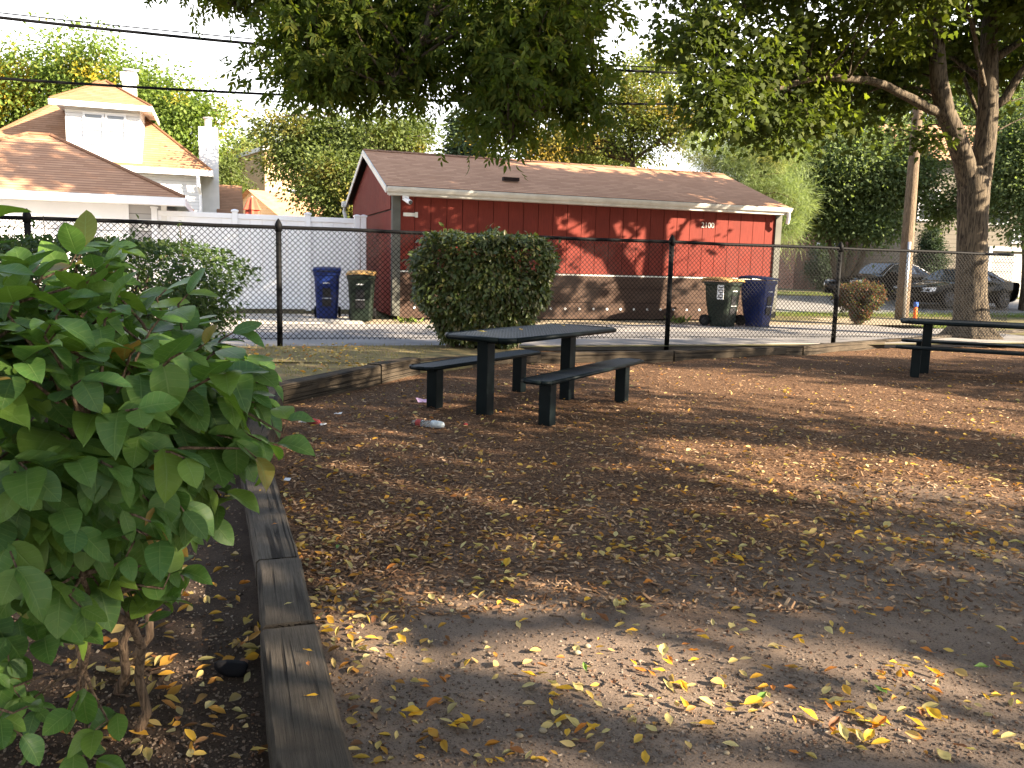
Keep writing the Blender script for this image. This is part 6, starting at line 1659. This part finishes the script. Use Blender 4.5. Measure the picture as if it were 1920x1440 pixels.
for i in range(26):
    u, v = rng.uniform(700, 1900), rng.uniform(1050, 1430); p = gp(u, v); r_ = 0.006 + 0.008 * rng.random()
    b = MB(); b.ball(p + Vector((0, 0, hgt(p.x, p.y) + r_ * 0.5)), r_, 7, 5, 0, (1.2, 0.9, 0.7))
    tag(b.build('pebble', M['gravel'], origin=p, smooth=True), 'small pale pebble on the bare dirt', 'pebble', 'pebbles on the bare dirt')

# ------------------------------------------------------------------ parked cars
def car(label, pos, ang, rim, group):
    root = thing('parked_car', label, 'car', (0, 0, 0), group)
    X = [-2.38, -2.32, -2.15, -1.8, -1.3, -0.92, -0.60, -0.25, 0.2, 0.7, 1.1, 1.45, 1.75, 2.1, 2.3, 2.38]
    ZT = [0.56, 0.66, 0.73, 0.82, 0.90, 0.95, 1.16, 1.36, 1.43, 1.41, 1.32, 1.16, 1.03, 1.00, 0.96, 0.78]
    ZB = [0.52, 0.62, 0.69, 0.78, 0.85, 0.90, 0.91, 0.92, 0.93, 0.94, 0.95, 0.96, 0.96, 0.95, 0.92, 0.74]
    WB = [0.66, 0.76, 0.83, 0.88, 0.90, 0.91, 0.915, 0.92, 0.92, 0.92, 0.915, 0.91, 0.90, 0.87, 0.82, 0.74]
    WT = [0.50, 0.60, 0.68, 0.74, 0.76, 0.77, 0.68, 0.61, 0.58, 0.57, 0.58, 0.62, 0.72, 0.72, 0.68, 0.60]
    Z0 = [0.26, 0.20, 0.18, 0.18, 0.18, 0.18, 0.18, 0.18, 0.18, 0.18, 0.18, 0.18, 0.20, 0.24, 0.28, 0.34]
    b = MB(); ring = []
    for i in range(len(X)):
        h = [(0, Z0[i]), (WB[i] * 0.86, Z0[i]), (WB[i] * 0.98, Z0[i] + 0.14), (WB[i] * 1.0, Z0[i] + (ZB[i] - Z0[i]) * 0.6), (WB[i] * 0.975, ZB[i]), (WT[i], ZT[i] - 0.045), (WT[i] * 0.82, ZT[i] - 0.008), (0, ZT[i])]
        full = h + [(-y, z) for y, z in h[-2:0:-1]]
        ring.append([Vector((X[i], y, z)) for y, z in full])
        b.v += ring[-1]
    n = len(ring[0])
    for i in range(len(X) - 1):
        for k in range(n):
            a, c = i * n + k, i * n + (k + 1) % n
            b.f.append([a, c, c + n, a + n]); b.mi.append(0); b.uv.append([(0, 0)] * 4)
    b.f.append(list(range(n))[::-1]); b.f.append([(len(X) - 1) * n + k for k in range(n)]); b.mi += [0, 0]; b.uv += [[(0, 0)] * n] * 2
    body = b.build('body', M['car_black'], root, smooth=True)
    es = body.modifiers.new('edges', 'EDGE_SPLIT'); es.split_angle = math.radians(38)
    def panel(name, quads, m, par, off=0.006):
        g = MB()
        for qd in quads:
            nn = (qd[1] - qd[0]).cross(qd[2] - qd[0]).normalized(); cc = sum(qd, Vector()) / len(qd)
            if nn.dot(cc - Vector((cc.x * 0.6, 0, 0.6))) < 0: nn = -nn
            g.face([p_ + nn * off for p_ in qd])
        return g.build(name, m, par)
    def ip(i, k0, k1, t): return ring[i][k0].lerp(ring[i][k1], t)
    for s in (0, 1):                              # side windows: between belt (4) and cantrail (5)
        k0, k1 = (4, 5) if s == 0 else (10, 9)
        for nm, i0, i1 in (('front', 6, 8), ('rear', 8, 10)):
            qs = []
            for i in range(i0, i1):
                qs.append([ip(i, k0, k1, 0.12) if i > i0 else ip(i, k0, k1, 0.12).lerp(ip(i + 1, k0, k1, 0.12), 0.08), ip(i + 1, k0, k1, 0.12) if i + 1 < i1 else ip(i + 1, k0, k1, 0.12).lerp(ip(i, k0, k1, 0.12), 0.10), ip(i + 1, k0, k1, 0.88) if i + 1 < i1 else ip(i + 1, k0, k1, 0.88).lerp(ip(i, k0, k1, 0.88), 0.10), ip(i, k0, k1, 0.88) if i > i0 else ip(i, k0, k1, 0.88).lerp(ip(i + 1, k0, k1, 0.88), 0.08)])
            panel('side_window', qs, M['glass'], root)
    panel('windscreen', [[ring[5][6], ring[5][8], ring[7][8], ring[7][6]]], M['glass'], root, 0.02)
    panel('rear_window', [[ring[10][6], ring[10][8], ring[12][8], ring[12][6]]], M['glass'], root, 0.02)
    for s in (-1, 1):                              # chrome line above the windows
        kk = 5 if s > 0 else 9
        g = MB(); g.tube([ring[i][kk] + Vector((0, s * 0.012, 0.0)) for i in range(5, 13)], 0.012, 6); g.build('window_trim', M['rim_pale'], root, smooth=True)
        g = MB(); g.box(ID, -0.72, -0.52, s * 0.90, s * 1.06, 0.93, 1.06) if s > 0 else g.box(ID, -0.72, -0.52, -1.06, -0.90, 0.93, 1.06)
        g.build('mirror', M['car_black'], root, bevel=0.04, seg=3)
        y0, y1 = (0.52, 0.80) if s > 0 else (-0.80, -0.52)
        g = MB(); g.hexa([Vector((-2.36, y0, 0.56)), Vector((-2.36, y1 if s < 0 else y0, 0.56)), Vector((-2.05, s * 0.845, 0.60)), Vector((-2.28, s * 0.80, 0.56)), Vector((-2.26, s * 0.50, 0.70)), Vector((-2.26, s * 0.50, 0.70)), Vector((-1.98, s * 0.83, 0.74)), Vector((-2.20, s * 0.80, 0.70))])
        g.build('headlight', M['lamp'], root)
        g = MB(); g.box(ID, 2.26, 2.375, min(s * 0.48, s * 0.78), max(s * 0.48, s * 0.78), 0.74, 0.88); g.build('tail_light', M['red_label'], root, bevel=0.02)
        for xw in (-1.42, 1.38):
            w = MB(); y = s * 0.80
            w.tube([(xw, y - s * 0.02, 0.325), (xw, y + s * 0.125, 0.325), (xw, y + s * 0.145, 0.325)], [0.325, 0.325, 0.30], 28)
            wo = w.build('wheel', M['tyre'], root)
            w = MB(); w.tube([(xw, y + s * 0.1455, 0.325), (xw, y + s * 0.150, 0.325)], [0.235, 0.235], 24); rm = w.build('rim', M['dark_plastic'], wo)
            w = MB()
            for k in range(7):
                a = 2 * math.pi * k / 7
                w.tube([(xw, y + s * 0.158, 0.325), (xw + 0.23 * math.cos(a), y + s * 0.156, 0.325 + 0.23 * math.sin(a))], [0.022, 0.016], 6)
            w.tube([(xw + 0.235 * math.cos(2 * math.pi * k / 24), y + s * 0.154, 0.325 + 0.235 * math.sin(2 * math.pi * k / 24)) for k in range(25)], 0.012, 6)
            w.build('spokes', M[rim], wo)
            w = MB(); w.tube([(xw + 0.37 * math.cos(math.pi * k / 12), s * 0.905, 0.325 + 0.37 * math.sin(math.pi * k / 12)) for k in range(13)], 0.03, 6); w.build('wheel_arch', M['car_black'], root, smooth=True)
    g = MB(); g.box(ID, -2.40, -2.33, -0.42, 0.42, 0.34, 0.50); g.build('grille', M['dark_plastic'], root, bevel=0.02)
    root.location = pos; root.rotation_euler = (0, 0, ang)
    return root
cpos = at(1790, 560, 31.0); cpos.z = tz(cpos)
car('black sedan parked nearer, its front wheel between the pole and the maple trunk', cpos, math.radians(24), 'rim_dark', 'black cars parked across the street')
c2 = at(1655, 555, 33.2); c2.z = tz(c2)
car('black car parked behind the red bush and the utility pole', c2, math.radians(24), 'rim_pale', 'black cars parked across the street')
